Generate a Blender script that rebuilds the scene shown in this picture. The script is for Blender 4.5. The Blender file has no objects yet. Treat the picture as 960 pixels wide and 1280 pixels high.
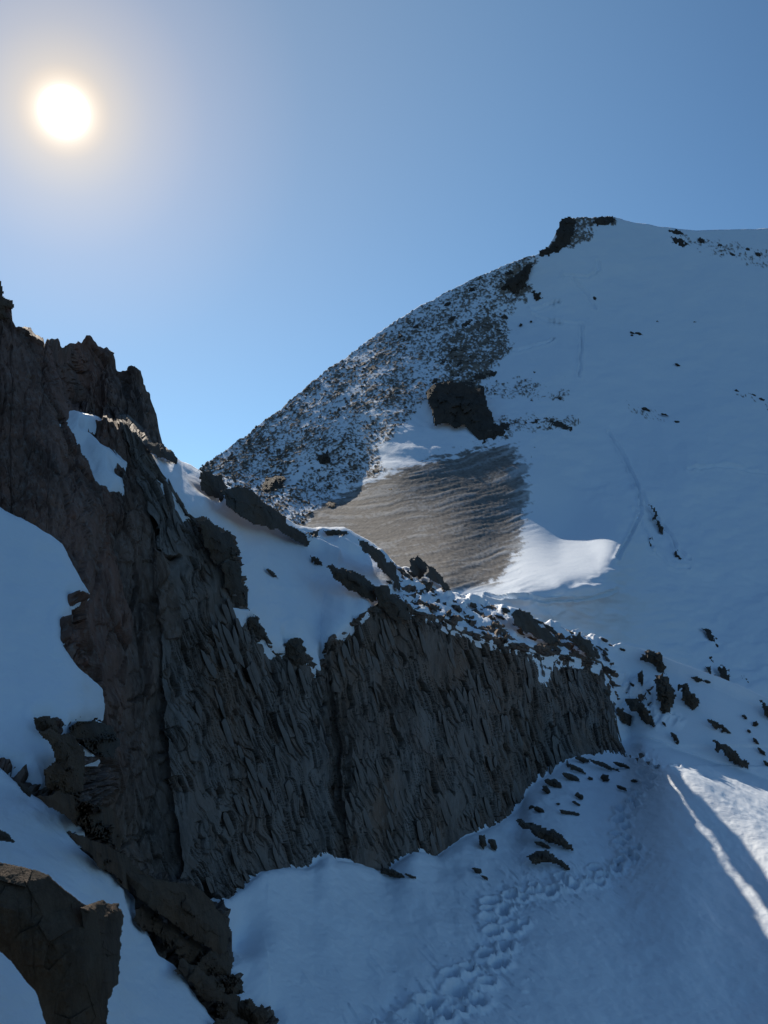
import bpy, math, numpy as np
from mathutils import Vector, Matrix
S = bpy.context.scene
# ---------------------------------------------------------------- camera, sky, sun, exposure
F = 1150.0                      # focal length in photograph pixels (960 x 1280)
PITCH = math.radians(6.0)
cp, sp = math.cos(PITCH), math.sin(PITCH)
cam = bpy.data.cameras.new('camera'); camo = bpy.data.objects.new('camera', cam)
S.collection.objects.link(camo); S.camera = camo
cam.sensor_fit = 'VERTICAL'; cam.sensor_height = 36; cam.sensor_width = 27
cam.lens = F / 1280 * 36; cam.clip_end = 20000; cam.clip_start = 0.05
camo.rotation_euler = (math.radians(90) + PITCH, 0, 0)
S.render.resolution_x = 768; S.render.resolution_y = 1024
S.view_settings.view_transform = 'Standard'; S.view_settings.look = 'None'
S.view_settings.exposure = 0.3; S.view_settings.gamma = 1

def ray(u, v):                  # direction with unit forward component
    a = (u - 480) / F; b = (640 - v) / F
    return np.stack([a, cp - b * sp, sp + b * cp], -1)
sd_ = ray(np.array(80.), np.array(140.)); SUN = sd_ / np.linalg.norm(sd_)
elev = math.asin(SUN[2]); azim = math.atan2(SUN[0], SUN[1])      # azimuth from +Y towards +X
W = bpy.data.worlds.new('World'); S.world = W; W.use_nodes = True
nt = W.node_tree; N = nt.nodes; L = nt.links; N.clear()
out = N.new('ShaderNodeOutputWorld'); bg = N.new('ShaderNodeBackground'); sky = N.new('ShaderNodeTexSky')
sky.sky_type = 'NISHITA'; sky.sun_disc = False; sky.sun_elevation = elev; sky.sun_rotation = azim
sky.altitude = 2800; sky.air_density = 1.0; sky.dust_density = 0.6; sky.ozone_density = 2.0
bg.inputs['Strength'].default_value = 0.074
tint = N.new('ShaderNodeMix'); tint.data_type = 'RGBA'; tint.blend_type = 'MULTIPLY'; tint.inputs[0].default_value = 1
tint.inputs[7].default_value = (.68, .96, 1.08, 1)               # thin dry mountain air: less red in the sky
L.new(sky.outputs[0], tint.inputs[6]); L.new(tint.outputs[2], bg.inputs['Color'])
# the sun's own disc and its bright aureole in the thin high cloudless air
geo = N.new('ShaderNodeTexCoord'); dot = N.new('ShaderNodeVectorMath'); dot.operation = 'DOT_PRODUCT'
nrm = N.new('ShaderNodeVectorMath'); nrm.operation = 'NORMALIZE'
L.new(geo.outputs['Generated'], nrm.inputs[0]); L.new(nrm.outputs[0], dot.inputs[0]); dot.inputs[1].default_value = tuple(SUN)
ac = N.new('ShaderNodeMath'); ac.operation = 'ARCCOSINE'; L.new(dot.outputs['Value'], ac.inputs[0])
ramp = N.new('ShaderNodeValToRGB'); mr = N.new('ShaderNodeMapRange')
mr.inputs['From Max'].default_value = math.radians(45); L.new(ac.outputs[0], mr.inputs['Value'])
L.new(mr.outputs[0], ramp.inputs[0])
cr = ramp.color_ramp; cr.interpolation = 'B_SPLINE'
stops = [(0, (1, 1, 1)), (.020, (1, 1, .96)), (.023, (.9, .8, .60)), (.032, (.42, .27, .07)), (.055, (.27, .185, .055)), (.10, (.185, .135, .065)), (.17, (.115, .095, .068)), (.30, (.062, .068, .058)), (.6, (.034, .052, .062)), (1, (0, 0, 0))]
while len(cr.elements) < len(stops): cr.elements.new(.5)
for e, (p, c) in zip(cr.elements, stops): e.position = p; e.color = (*c, 1)
glow = N.new('ShaderNodeBackground'); glow.inputs['Strength'].default_value = 1.66
L.new(ramp.outputs[0], glow.inputs['Color'])
add = N.new('ShaderNodeAddShader'); L.new(bg.outputs[0], add.inputs[0]); L.new(glow.outputs[0], add.inputs[1])
L.new(add.outputs[0], out.inputs['Surface'])
sl = bpy.data.lights.new('sun', 'SUN'); so = bpy.data.objects.new('sun', sl); S.collection.objects.link(so)
sl.energy = 5.0; sl.angle = math.radians(0.5); sl.color = (1, .90, .76)
so.rotation_euler = Vector(tuple(SUN)).to_track_quat('Z', 'Y').to_euler()

# ---------------------------------------------------------------- numeric tools
rng = np.random.RandomState(7)
def hsh(ix, iy, s=0):
    ix = ix.astype(np.int64); iy = iy.astype(np.int64)
    h = (ix * 374761393 + iy * 668265263 + s * 2147483647 + 1013904223) & 0xffffffff
    h = ((h ^ (h >> 13)) * 1274126177) & 0xffffffff
    h = ((h ^ (h >> 16)) * 2246822519) & 0xffffffff
    return ((h ^ (h >> 15)) & 0xffffff) / float(0xffffff)
def vn(x, y, s=0):              # value noise, -1..1
    ix = np.floor(x); iy = np.floor(y); fx = x - ix; fy = y - iy
    fx = fx * fx * fx * (fx * (fx * 6 - 15) + 10); fy = fy * fy * fy * (fy * (fy * 6 - 15) + 10)
    a = hsh(ix, iy, s); b = hsh(ix + 1, iy, s); c = hsh(ix, iy + 1, s); d = hsh(ix + 1, iy + 1, s)
    return ((a + (b - a) * fx) * (1 - fy) + (c + (d - c) * fx) * fy) * 2 - 1
def fbm(x, y, o=4, s=0, g=.5):
    r = 0; a = 1; t = 0
    for k in range(o):
        r = r + a * vn(x * 2 ** k + k * 17.3, y * 2 ** k - k * 9.1, s + k); t += a; a *= g
    return r / t
def cells(x, y, s=0, jit=.85):  # voronoi: nearest cell random values, offset in cell, edge distance
    ix = np.floor(x); iy = np.floor(y)
    b1 = np.full(x.shape, 9.); b2 = np.full(x.shape, 9.); r1 = np.zeros(x.shape); r2 = np.zeros(x.shape); dx = np.zeros(x.shape); dy = np.zeros(x.shape)
    for i in (-1, 0, 1):
        for j in (-1, 0, 1):
            cx = ix + i; cy = iy + j
            px = cx + .5 + (hsh(cx, cy, s) - .5) * jit; py = cy + .5 + (hsh(cx, cy, s + 5) - .5) * jit
            d = np.hypot(x - px, y - py); m = d < b1
            b2 = np.where(m, b1, np.minimum(b2, d)); b1 = np.where(m, d, b1)
            r1 = np.where(m, hsh(cx, cy, s + 9), r1); r2 = np.where(m, hsh(cx, cy, s + 13), r2)
            dx = np.where(m, x - px, dx); dy = np.where(m, y - py, dy)
    return r1, r2, dx, dy, b2 - b1
def sst(a, b, x):
    t = np.clip((x - a) / (b - a), 0, 1); return t * t * (3 - 2 * t)
def sdf(poly, u, v):            # signed distance in photo pixels, positive inside
    p = np.array(poly, float); q = np.roll(p, -1, 0)
    best = np.full(u.shape, 1e9); ins = np.zeros(u.shape, bool)
    for (x0, y0), (x1, y1) in zip(p, q):
        ex, ey = x1 - x0, y1 - y0
        t = np.clip(((u - x0) * ex + (v - y0) * ey) / (ex * ex + ey * ey + 1e-9), 0, 1)
        best = np.minimum(best, (u - x0 - t * ex) ** 2 + (v - y0 - t * ey) ** 2)
        c = (y0 > v) != (y1 > v)
        ins ^= c & (u < (x1 - x0) * (v - y0) / ((y1 - y0) if y1 != y0 else 1e-9) + x0)
    d = np.sqrt(best); return np.where(ins, d, -d)
def curve(pts):
    p = np.array(pts, float); return lambda u: np.interp(u, p[:, 0], p[:, 1])
def tps(pts, sx=100., lam=0.):          # thin plate spline of 1/D through (u, v, D)
    p = np.array(pts, float); P = p[:, :2] / sx; n = len(P)
    r = np.hypot(P[:, None, 0] - P[None, :, 0], P[:, None, 1] - P[None, :, 1])
    K = np.where(r > 0, r * r * np.log(r + 1e-12), 0) + lam * np.eye(n)
    A = np.zeros((n + 3, n + 3)); A[:n, :n] = K; A[:n, n] = 1; A[:n, n + 1:] = P
    A[n, :n] = 1; A[n + 1:, :n] = P.T
    w = np.linalg.solve(A, np.r_[1 / p[:, 2], 0, 0, 0])
    def f(u, v):
        u = np.asarray(u, float) / sx; v = np.asarray(v, float) / sx
        o = w[n] + w[n + 1] * u + w[n + 2] * v
        for k in range(n):
            r2 = (u - P[k, 0]) ** 2 + (v - P[k, 1]) ** 2
            o = o + w[k] * .5 * r2 * np.log(r2 + 1e-12)
        return o
    return f
def norms(X):                   # normals of a grid of points, turned to the camera
    gu = np.gradient(X, axis=1); gv = np.gradient(X, axis=0)
    n = np.cross(gu, gv); n /= np.linalg.norm(n, axis=-1, keepdims=True) + 1e-12
    s = np.sign(-(n * X).sum(-1)); s[s == 0] = 1
    return n * s[..., None]

# ---------------------------------------------------------------- the far mountain: its shape
MSKY = curve([(-80, 760), (180, 640), (245, 589), (300, 550), (350, 512), (400, 470), (440, 440), (480, 411), (515, 388), (560, 364), (600, 345), (640, 328), (672, 318), (685, 309),
              (697, 288), (705, 274), (722, 272), (765, 271), (790, 277), (830, 284), (870, 288), (900, 287), (960, 286), (1040, 284)])
_m1 = tps([(245, 590, 180), (300, 550, 188), (360, 505, 199), (425, 452, 214), (515, 390, 233), (600, 345, 252), (670, 320, 252), (735, 272, 268), (830, 284, 285), (960, 286, 305), (1040, 284, 315),
           (640, 400, 235), (720, 400, 234), (800, 450, 218), (900, 450, 225), (1000, 450, 232),
           (650, 500, 174), (750, 550, 178), (850, 600, 163), (960, 600, 172), (580, 510, 167), (560, 550, 154), (460, 500, 183), (505, 540, 160), (440, 560, 168), (400, 560, 170), (330, 600, 166), (420, 620, 154), (380, 655, 138), (250, 640, 152),
           (500, 595, 141), (590, 572, 147), (660, 606, 133), (620, 680, 109), (520, 655, 117), (560, 728, 82), (450, 690, 112), (640, 640, 125), (640, 655, 120),
           (700, 700, 98), (745, 700, 97.5), (650, 728, 80), (700, 733, 77.5), (750, 717, 87), (700, 680, 113), (735, 677, 114), (690, 655, 123), (768, 689, 104), (640, 705, 95),
           (700, 635, 133), (740, 640, 135), (790, 660, 134), (800, 700, 121), (784, 735, 98), (700, 745, 76.7), (620, 747, 76.7), (700, 775, 76.7), (600, 775, 76.7), (650, 735, 76.7),
           (850, 700, 134), (900, 750, 129), (960, 700, 146), (1040, 700, 150), (800, 780, 98), (700, 830, 77), (900, 850, 102), (1000, 900, 100), (700, 900, 76), (500, 800, 78), (350, 740, 108), (200, 740, 125)])
def mountD(u, v): return 1 / np.clip(_m1(u, v), 1 / 400., 1 / 60.)

# ---------------------------------------------------------------- the near ridge: its shape
SKYL = curve([(-80, 300), (-20, 330), (0, 345), (2, 373), (14, 374), (15, 384), (9, 390), (14, 398), (20, 408), (38, 409), (44, 419), (54, 422), (56, 430), (58, 423), (74, 423), (78, 434), (84, 432), (88, 428), (94, 430), (98, 426),
              (103, 430), (106, 422), (112, 418), (118, 426), (123, 433), (129, 436), (133, 435), (141, 440), (145, 452), (146, 462), (156, 463), (160, 457), (168, 456), (177, 464), (181, 480), (188, 494),
              (191, 505), (197, 520), (199, 535), (203, 555), (212, 560), (220, 570), (223, 580), (236, 588), (250, 596), (262, 604), (285, 618), (320, 630), (345, 648), (370, 664), (388, 668), (410, 664), (430, 666), (445, 676),
              (465, 688), (490, 706), (510, 712), (530, 718), (548, 730), (565, 741), (590, 749), (620, 758), (645, 766), (680, 778), (720, 791), (760, 803), (800, 818), (840, 833), (890, 850), (930, 868), (960, 882), (1040, 915)])
SKYD = curve([(-80, 14.5), (0, 14.8), (60, 15.6), (84, 18), (110, 21), (150, 22), (200, 21), (222, 19.5), (245, 19.8), (314, 22.0), (385, 25), (470, 29), (560, 35.5), (650, 43), (720, 48), (800, 48.3), (840, 47.6), (880, 47.0), (960, 46.2), (1040, 45)])
TOPV = curve([(-80, 330), (0, 400), (40, 425), (66, 450), (84, 505), (100, 520), (127, 525), (160, 527), (180, 545), (197, 572), (206, 597), (217, 620), (232, 646), (260, 672), (290, 705), (300, 745), (311, 772), (330, 802), (345, 820),
              (375, 815), (395, 842), (404, 842), (412, 806), (439, 787), (461, 770), (480, 757), (500, 760), (520, 772), (560, 783), (585, 798), (620, 806), (655, 815), (700, 826), (735, 830), (752, 836), (765, 860), (775, 900), (786, 938), (800, 925), (1040, 1010)])
TOPD = curve([(-80, 14), (0, 14.4), (60, 15.0), (84, 15.2), (127, 15.2), (160, 15.0), (200, 15.2), (232, 15.2), (300, 16.2), (345, 17.2), (404, 18.6), (461, 20.5), (520, 23), (560, 25), (620, 29.5), (700, 39.5), (752, 44.5), (786, 44.5), (800, 43), (880, 42.2), (960, 41.6), (1040, 40.5)])
FOOTV = curve([(-80, 600), (0, 640), (40, 658), (75, 690), (100, 730), (128, 870), (150, 1040), (170, 1092), (220, 1106), (250, 1118), (273, 1126), (300, 1112), (325, 1094), (350, 1085), (380, 1087), (395, 1082), (405, 1068),
               (420, 1077), (450, 1082), (480, 1090), (500, 1077), (515, 1064), (545, 1072), (580, 1047), (620, 1032), (650, 1012), (660, 988), (680, 972), (710, 952), (740, 943), (786, 946), (800, 950), (880, 985), (960, 1050), (1040, 1110)])
FOOTD = curve([(-80, 10.5), (0, 11), (75, 11), (128, 10.8), (170, 11.0), (220, 11.6), (273, 12.8), (350, 15), (405, 17), (461, 19.2), (520, 21.5), (560, 23.5), (620, 26.8), (660, 31), (700, 34.5), (740, 37.5), (786, 39.0), (800, 36), (815, 33.2), (835, 30.8), (860, 30.0), (880, 29.5), (960, 26.0), (1040, 22)])
BOTD = curve([(-80, 4.6), (100, 5.2), (200, 6.6), (280, 8.4), (340, 10), (480, 10.8), (600, 12), (760, 14), (900, 15.5), (1040, 15.5)])
def smooth_curve(f, r=4):
    us = np.arange(-80, 1041, 1.); k = np.hanning(2 * r + 3)[1:-1]; k /= k.sum()
    ys = np.convolve(np.pad(f(us), r, 'edge'), k, 'valid'); return lambda u: np.interp(u, us, ys)
FOOTDw = smooth_curve(FOOTD, 34); TOPDs = smooth_curve(TOPD, 20); FOOTDs = smooth_curve(FOOTD, 14); BOTDs = smooth_curve(BOTD, 40); SKYDs = smooth_curve(SKYD, 10); SKYs = smooth_curve(SKYL, 3)
def nearI(u, v):                # inverse depth, column by column between the four traced edges
    s, t, f, b = SKYs(u), TOPV(u), FOOTV(u), 1360.; wr = sst(775, 815, u)
    t = np.maximum(t, s + 6)
    is_, it, if_, ib = 1 / SKYDs(u), 1 / TOPDs(u), 1 / (FOOTDs(u) * (1 - wr) + FOOTDw(u) * wr), 1 / BOTDs(u)
    tw = sst(60, 100, u) * (1 - sst(196, 212, u))       # the towers stand behind the slab's top edge here
    it2 = it * (1 - tw) + tw * (1 / 19.5); gap = 8.
    k = (v - s) / (t - gap - s + 1e-9)
    r = is_ + (it2 - is_) * k                            # also extrapolates over the skyline
    k2 = np.clip((v - t + gap) / gap, 0, 1); r = np.where(v > t - gap, it2 + (it - it2) * k2, r)
    k = (v - t) / (f - t); r = np.where(v > t, it + (if_ - it) * k, r)
    k = np.clip((v - f) / (b - f), 0, 1.3); r = np.where(v > f, if_ + (ib - if_) * (.75 * k + .25 * k * k), r)
    return np.clip(r, 1 / 90., .3)
def nearD(u, v): return 1 / nearI(u, v)
def pts3(u, v, D): return ray(u, v) * D[..., None]
#=== BUILD
# ---------------------------------------------------------------- materials
def new_mat(name):
    m = bpy.data.materials.new(name); m.use_nodes = True; t = m.node_tree
    b = t.nodes['Principled BSDF']; return m, t, b
def nd(t, k, **kw):
    n = t.nodes.new(k)
    for a, v in kw.items():
        if a in n.inputs and not hasattr(n, a): n.inputs[a].default_value = v
        else: setattr(n, a, v)
    return n
def noise(t, scale, detail=6, rough=.6, stretch=None, rot=None):
    tc = nd(t, 'ShaderNodeTexCoord'); n = nd(t, 'ShaderNodeTexNoise')
    n.inputs['Scale'].default_value = scale; n.inputs['Detail'].default_value = detail; n.inputs['Roughness'].default_value = rough
    if stretch or rot:
        mp = nd(t, 'ShaderNodeMapping'); t.links.new(tc.outputs['Object'], mp.inputs[0])
        if stretch: mp.inputs['Scale'].default_value = stretch
        if rot: mp.inputs['Rotation'].default_value = rot
        t.links.new(mp.outputs[0], n.inputs[0])
    else: t.links.new(tc.outputs['Object'], n.inputs[0])
    return n.outputs['Fac']
def mixc(t, f, a, b):
    m = nd(t, 'ShaderNodeMix', data_type='RGBA')
    if hasattr(f, 'links'): t.links.new(f, m.inputs[0])
    else: m.inputs[0].default_value = f
    for i, c in ((6, a), (7, b)):
        if hasattr(c, 'links'): t.links.new(c, m.inputs[i])
        else: m.inputs[i].default_value = (*c, 1)
    return m.outputs[2]
def remap(t, x, a, b, c=0, d=1):
    m = nd(t, 'ShaderNodeMapRange'); t.links.new(x, m.inputs[0])
    for i, v in enumerate((a, b, c, d)): m.inputs[i + 1].default_value = v
    return m.outputs[0]
def attr(t, name): return nd(t, 'ShaderNodeAttribute', attribute_name=name).outputs['Fac']
def bump(t, b, pairs):
    prev = None
    for h, s, d in pairs:
        n = nd(t, 'ShaderNodeBump'); n.inputs['Strength'].default_value = s; n.inputs['Distance'].default_value = d
        t.links.new(h, n.inputs['Height'])
        if prev is not None: t.links.new(prev, n.inputs['Normal'])
        prev = n.outputs[0]
    t.links.new(prev, b.inputs['Normal'])
SNOW = (.80, .83, .87)
def snow_mat(name, s1=18, d1=.012, s2=2.2, d2=.05):
    m, t, b = new_mat(name)
    t.links.new(mixc(t, noise(t, 1.1), (.72, .785, .86), (.79, .845, .905)), b.inputs['Base Color'])
    b.inputs['Roughness'].default_value = .55; b.inputs['Specular IOR Level'].default_value = .25
    bump(t, b, [(noise(t, s2, 5, .6, (1, 1.6, 2.2)), .5, d2), (noise(t, s1, 6, .7), .6, d1)])
    return m
m_snow = snow_mat('near_snow'); m_farsnow = None
def rock_mat(name, grey, brown, dark, sc=1.0, dist=.03, use=True):
    m, t, b = new_mat(name)
    n1 = noise(t, 1.3 * sc, 8, .65, (1.6, .9, .55), (0, .35, 0)); n2 = noise(t, 9 * sc, 8, .7, (1.5, 1, .5), (0, .35, 0)); n3 = noise(t, .35 * sc, 4, .6)
    c = mixc(t, remap(t, n3, .38, .62), grey, brown)
    if use:
        c = mixc(t, attr(t, 'stain'), c, brown); c = mixc(t, attr(t, 'dark'), c, dark)  # dark: shade of the cracks painted into the rock colour
        c = mixc(t, attr(t, 'red'), c, (brown[0] * 1.3, brown[1] * .82, brown[2] * .8))
    c = mixc(t, remap(t, n1, .42, .70, 0, .75), c, dark)
    c = mixc(t, remap(t, n2, .50, .75, 0, .6), c, tuple(x * 1.5 for x in grey))
    t.links.new(c, b.inputs['Base Color'])
    b.inputs['Roughness'].default_value = .85; b.inputs['Specular IOR Level'].default_value = .12
    bump(t, b, [(n1, .7, dist * 2.2), (n2, .8, dist), (noise(t, 40 * sc, 5, .7), .5, dist * .25)])
    return m
m_cliff = rock_mat('slate_rock', (.178, .160, .147), (.165, .112, .082), (.020, .018, .016), 1.0, .03)
m_plate = rock_mat('slate_plate_rock', (.178, .160, .148), (.150, .122, .102), (.07, .06, .055), 1.2, .02, False)
m_rock = rock_mat('outcrop_rock', (.075, .068, .060), (.085, .058, .038), (.028, .023, .020), 1.5, .03, False)
m_brock = rock_mat('brown_boulder_rock', (.115, .085, .062), (.135, .080, .048), (.030, .021, .016), 3.0, .035, False)
m_far = rock_mat('far_stone_rock', (.15, .13, .11), (.13, .095, .07), (.06, .052, .045), .25, .15, False)
m_crag = rock_mat('far_crag_rock', (.055, .048, .042), (.07, .050, .036), (.022, .02, .018), .35, .2, False)
def mountain_mat():
    m, t, b = new_mat('mountain_snow_and_scree')
    sn = mixc(t, noise(t, .08), (.70, .775, .86), (.77, .835, .905))
    rk = mixc(t, remap(t, noise(t, .6, 8, .7), .35, .65), (.075, .064, .055), (.24, .205, .17))
    sc = mixc(t, remap(t, noise(t, 1.2, 8, .75), .3, .7), (.095, .090, .086), (.265, .252, .238))
    c = mixc(t, attr(t, 'rock'), sn, rk); c = mixc(t, attr(t, 'scree'), c, sc)
    t.links.new(c, b.inputs['Base Color']); b.inputs['Roughness'].default_value = .9; b.inputs['Specular IOR Level'].default_value = .02
    bump(t, b, [(noise(t, .5, 6, .65), .5, .16), (noise(t, 2.5, 5, .7), .6, .07)])
    return m
m_mount = mountain_mat()

# ---------------------------------------------------------------- mesh tools
COL = S.collection
def mesh_from(name, V, Fq, mat, smooth=True, attrs=None, tri=False):
    me = bpy.data.meshes.new(name); n = Fq.shape[1]
    me.vertices.add(len(V)); me.vertices.foreach_set('co', V.astype(np.float32).ravel())
    me.loops.add(Fq.size); me.loops.foreach_set('vertex_index', Fq.astype(np.int32).ravel())
    me.polygons.add(len(Fq)); me.polygons.foreach_set('loop_start', (np.arange(len(Fq)) * n).astype(np.int32))
    me.polygons.foreach_set('loop_total', np.full(len(Fq), n, np.int32))
    me.update(calc_edges=True); me.validate()
    me.polygons.foreach_set('use_smooth', np.full(len(me.polygons), smooth))
    for k, a in (attrs or {}).items():
        A = me.attributes.new(k, 'FLOAT', 'POINT'); A.data.foreach_set('value', a.astype(np.float32))
    me.materials.append(mat); return me
def link(name, me, parent=None, loc=None):
    o = bpy.data.objects.new(name, me); COL.objects.link(o)
    if parent: o.parent = parent
    if loc is not None: o.location = loc
    return o
def tag(o, label=None, cat=None, group=None, kind=None):
    for k, v in (('label', label), ('category', cat), ('group', group), ('kind', kind)):
        if v: o[k] = v
    return o
def grid_obj(name, X, keep, mat, attrs=None, smooth=True):      # keep: one flag per vertex
    R, C = X.shape[:2]; idx = np.arange(R * C).reshape(R, C)
    q = np.stack([idx[:-1, :-1], idx[1:, :-1], idx[1:, 1:], idx[:-1, 1:]], -1).reshape(-1, 4)
    q = q[keep.ravel()[q].all(1)]
    used = np.unique(q); m = np.zeros(R * C, int); m[used] = np.arange(len(used))
    me = mesh_from(name, X.reshape(-1, 3)[used], m[q], mat, smooth, {k: a.ravel()[used] for k, a in (attrs or {}).items()})
    return link(name, me)
def blur(A, r):
    k = np.exp(-np.linspace(-2, 2, 2 * r + 1) ** 2); k /= k.sum()
    for ax in (0, 1):
        pad = [(0, 0)] * A.ndim; pad[ax] = (r, r); B = np.pad(A, pad, 'edge'); out = 0
        for i, w in enumerate(k): out = out + w * np.take(B, np.arange(i, i + A.shape[ax]), ax)
        A = out
    return A
def with_back(X, scale):        # rows folded over the crest so that it has a far side
    c = X[0]; h = c * [1, 1, 0]; h = h / np.linalg.norm(h, axis=-1, keepdims=True)
    rows = [c + (h * r - np.array([0, 0, 1.]) * r * .85) * scale for r in (30, 14, 6, 2.5, 1, .35)]
    return np.concatenate([np.array(rows), X], 0)
def padrow(A, k=6, val=None): return np.concatenate([np.repeat(A[:1], k, 0) if val is None else np.full((k,) + A.shape[1:], val), A], 0)

m_valley, t_, b_ = new_mat('low_bounce_ground'); t_.links.new(mixc(t_, noise(t_, .01), (.03, .035, .04), (.06, .055, .05)), b_.inputs['Base Color']); b_.inputs['Roughness'].default_value = .9
# ---------------------------------------------------------------- unseen floor added far below for bounce light, dark so little returns
a = np.linspace(0, 2 * np.pi, 65)[:-1]; rr = np.array([30, 120, 400, 1200, 6000.])
V = np.concatenate([np.stack([r * np.cos(a), r * np.sin(a) + 100, np.full(64, -60.)], -1) for r in rr] + [np.array([[0, 100, -60.]])])
Fq = np.array([[k * 64 + i, k * 64 + (i + 1) % 64, (k + 1) * 64 + (i + 1) % 64, (k + 1) * 64 + i] for k in range(4) for i in range(64)] + [[320, (i + 1) % 64, i, i] for i in range(0)])
tag(link('added_valley_floor', mesh_from('added_valley_floor', V, Fq, m_valley)), kind='structure')

# ---------------------------------------------------------------- the mountain
u1 = np.arange(170, 1090, 1.35); rows = 470
t = np.linspace(0, 1, rows)[:, None]
top = MSKY(u1); top = top + vn(u1 / 3.1, u1 * 0, 3) * .6 * (u1 < 790) + vn(u1 / 9, u1 * 0, 4) * .8 * (u1 < 680)
bot = np.maximum(SKYL(u1) + 45, top + 30)
U = np.repeat(u1[None], rows, 0); Vv = top + (bot - top) * t
D = mountD(U, Vv)
X = pts3(U, Vv, D); NM = norms(X)
flank = [(150, 700), (245, 560), (440, 400), (600, 320), (672, 312), (668, 330), (655, 345), (668, 372), (650, 385), (640, 400), (645, 430), (635, 455), (612, 478), (600, 505), (560, 500), (530, 512), (505, 540), (485, 560), (478, 580), (495, 590), (470, 603), (430, 622), (392, 648), (380, 700)]
band = [(540, 435), (560, 405), (600, 388), (630, 390), (645, 425), (638, 455), (612, 478), (600, 500), (575, 498), (545, 490), (530, 480), (552, 460)]
band2 = [(600, 352), (640, 332), (672, 318), (676, 328), (660, 345), (668, 360), (675, 372), (650, 375), (625, 368)]
scree = [(370, 672), (390, 636), (434, 608), (478, 592), (528, 574), (570, 565), (605, 554), (640, 556), (658, 580), (664, 615), (655, 660), (648, 690), (632, 722), (600, 742), (560, 745), (500, 745), (380, 720)]
spk = [(600, 478), (650, 470), (720, 488), (715, 500), (640, 502), (605, 498)]
spk2 = [(610, 520), (640, 518), (735, 520), (715, 540), (650, 545), (600, 560), (580, 556)]
spk3 = [(835, 285), (880, 295), (960, 305), (1000, 320), (1000, 345), (950, 335), (900, 325), (850, 305)]
spk4 = [(770, 500), (830, 515), (850, 530), (800, 525)]
spk5 = [(915, 485), (960, 500), (1000, 520), (960, 510), (920, 495)]
summ = [(668, 322), (690, 300), (704, 266), (770, 262), (768, 282), (745, 284), (742, 300), (715, 312), (690, 318)]
clear = [(478, 575), (500, 545), (530, 515), (556, 535), (590, 545), (612, 553), (570, 562), (520, 580)]
clear2 = [(352, 612), (395, 575), (402, 575), (365, 605)]
clear3 = [(545, 470), (575, 445), (600, 425), (612, 425), (590, 455), (565, 478)]
w1 = U + fbm(U / 9, Vv / 9, 3, 60) * 9; w2 = Vv + fbm(U / 9, Vv / 9, 3, 70) * 9
cov = np.full(U.shape, -1.2)
for poly, c, wd in ((flank, .02, 10), (band, .30, 18), (band2, .32, 8), (spk, -.18, 6), (spk2, -.1, 6), (spk3, -.15, 8), (spk4, -.2, 5), (spk5, -.1, 4), (summ, .22, 4)):
    k = sst(-wd * .5, wd, sdf(poly, w1, w2)); cov = np.maximum(cov, -1.2 + (c + 1.2) * k)
for poly in (clear, clear2): cov = np.where(sdf(poly, w1, w2) > -1, -1.2, cov)
cov = cov - .35 * (1 - sst(560, 480, Vv)) * (U < 480) * 0 + .12 * fbm(U / 35, Vv / 22, 3, 33)
da, db = U * .83 - Vv * .56, U * .56 + Vv * .83
sp_n = .58 * fbm(U / 2.3, Vv / 1.7, 2, 21, .75) + .30 * fbm(da / 14, db / 6, 3, 22, .6) + .22 * fbm(da / 45, db / 16, 3, 23)
rockA = sst(-.16, .20, sp_n + cov + .30 * (hsh(np.round(U * .74), np.round(Vv * .74), 29) - .5) * (cov > -.6))
# scree fan: fall-line streaks that curve down to the left
ss = sdf(scree, w1 * .5 + U * .5, w2 * .5 + Vv * .5)
gx = (Vv - 540) + (U - 660) * .33 + (U - 660) ** 2 * .0006
streak = fbm(U / 46 + gx / 37 + 3, gx / 3.8 + vn(U / 30, Vv / 30, 45) * .8, 4, 41, .6)
screeA = sst(-1, 5, ss + streak * 13 + 8 * fbm(U / 4.5 + Vv / 9, Vv / 2.2, 3, 59)) * (1 - .16 * sst(.05, .4, streak + .35 * fbm(U / 2.4, Vv / 2, 2, 57))) * (1 - .30 * sst(630, 670, U + streak * 45 + 12 * fbm(U / 3, Vv / 2.5, 2, 58)))
screeA = screeA * (1 - sst(728, 738, Vv - (U < 600) * (600 - U) * .2)); rockA = rockA * (1 - sst(-2, 3, ss))
rel = rockA * (.12 + .28 * fbm(U / 4.5, Vv / 3.5, 4, 51, .7)) + screeA * .035 * fbm((U + Vv * .6) / 2.6, (Vv - U * .6) / 2.2, 2, 55)
fan = sst(-15, 10, sdf([(378, 668), (480, 600), (605, 550), (700, 600), (785, 690), (700, 740), (560, 745), (380, 720)], U, Vv))
rel = rel + fan * (streak * (.11 - .095 * sst(640, 680, U))) + .7 * fbm(U / 60, Vv / 45, 3, 61) * sst(0, 60, Vv - top) * (1 - fan) + .34 * fbm(U / 24, Vv / 11, 3, 63) * (1 - fan)
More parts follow.
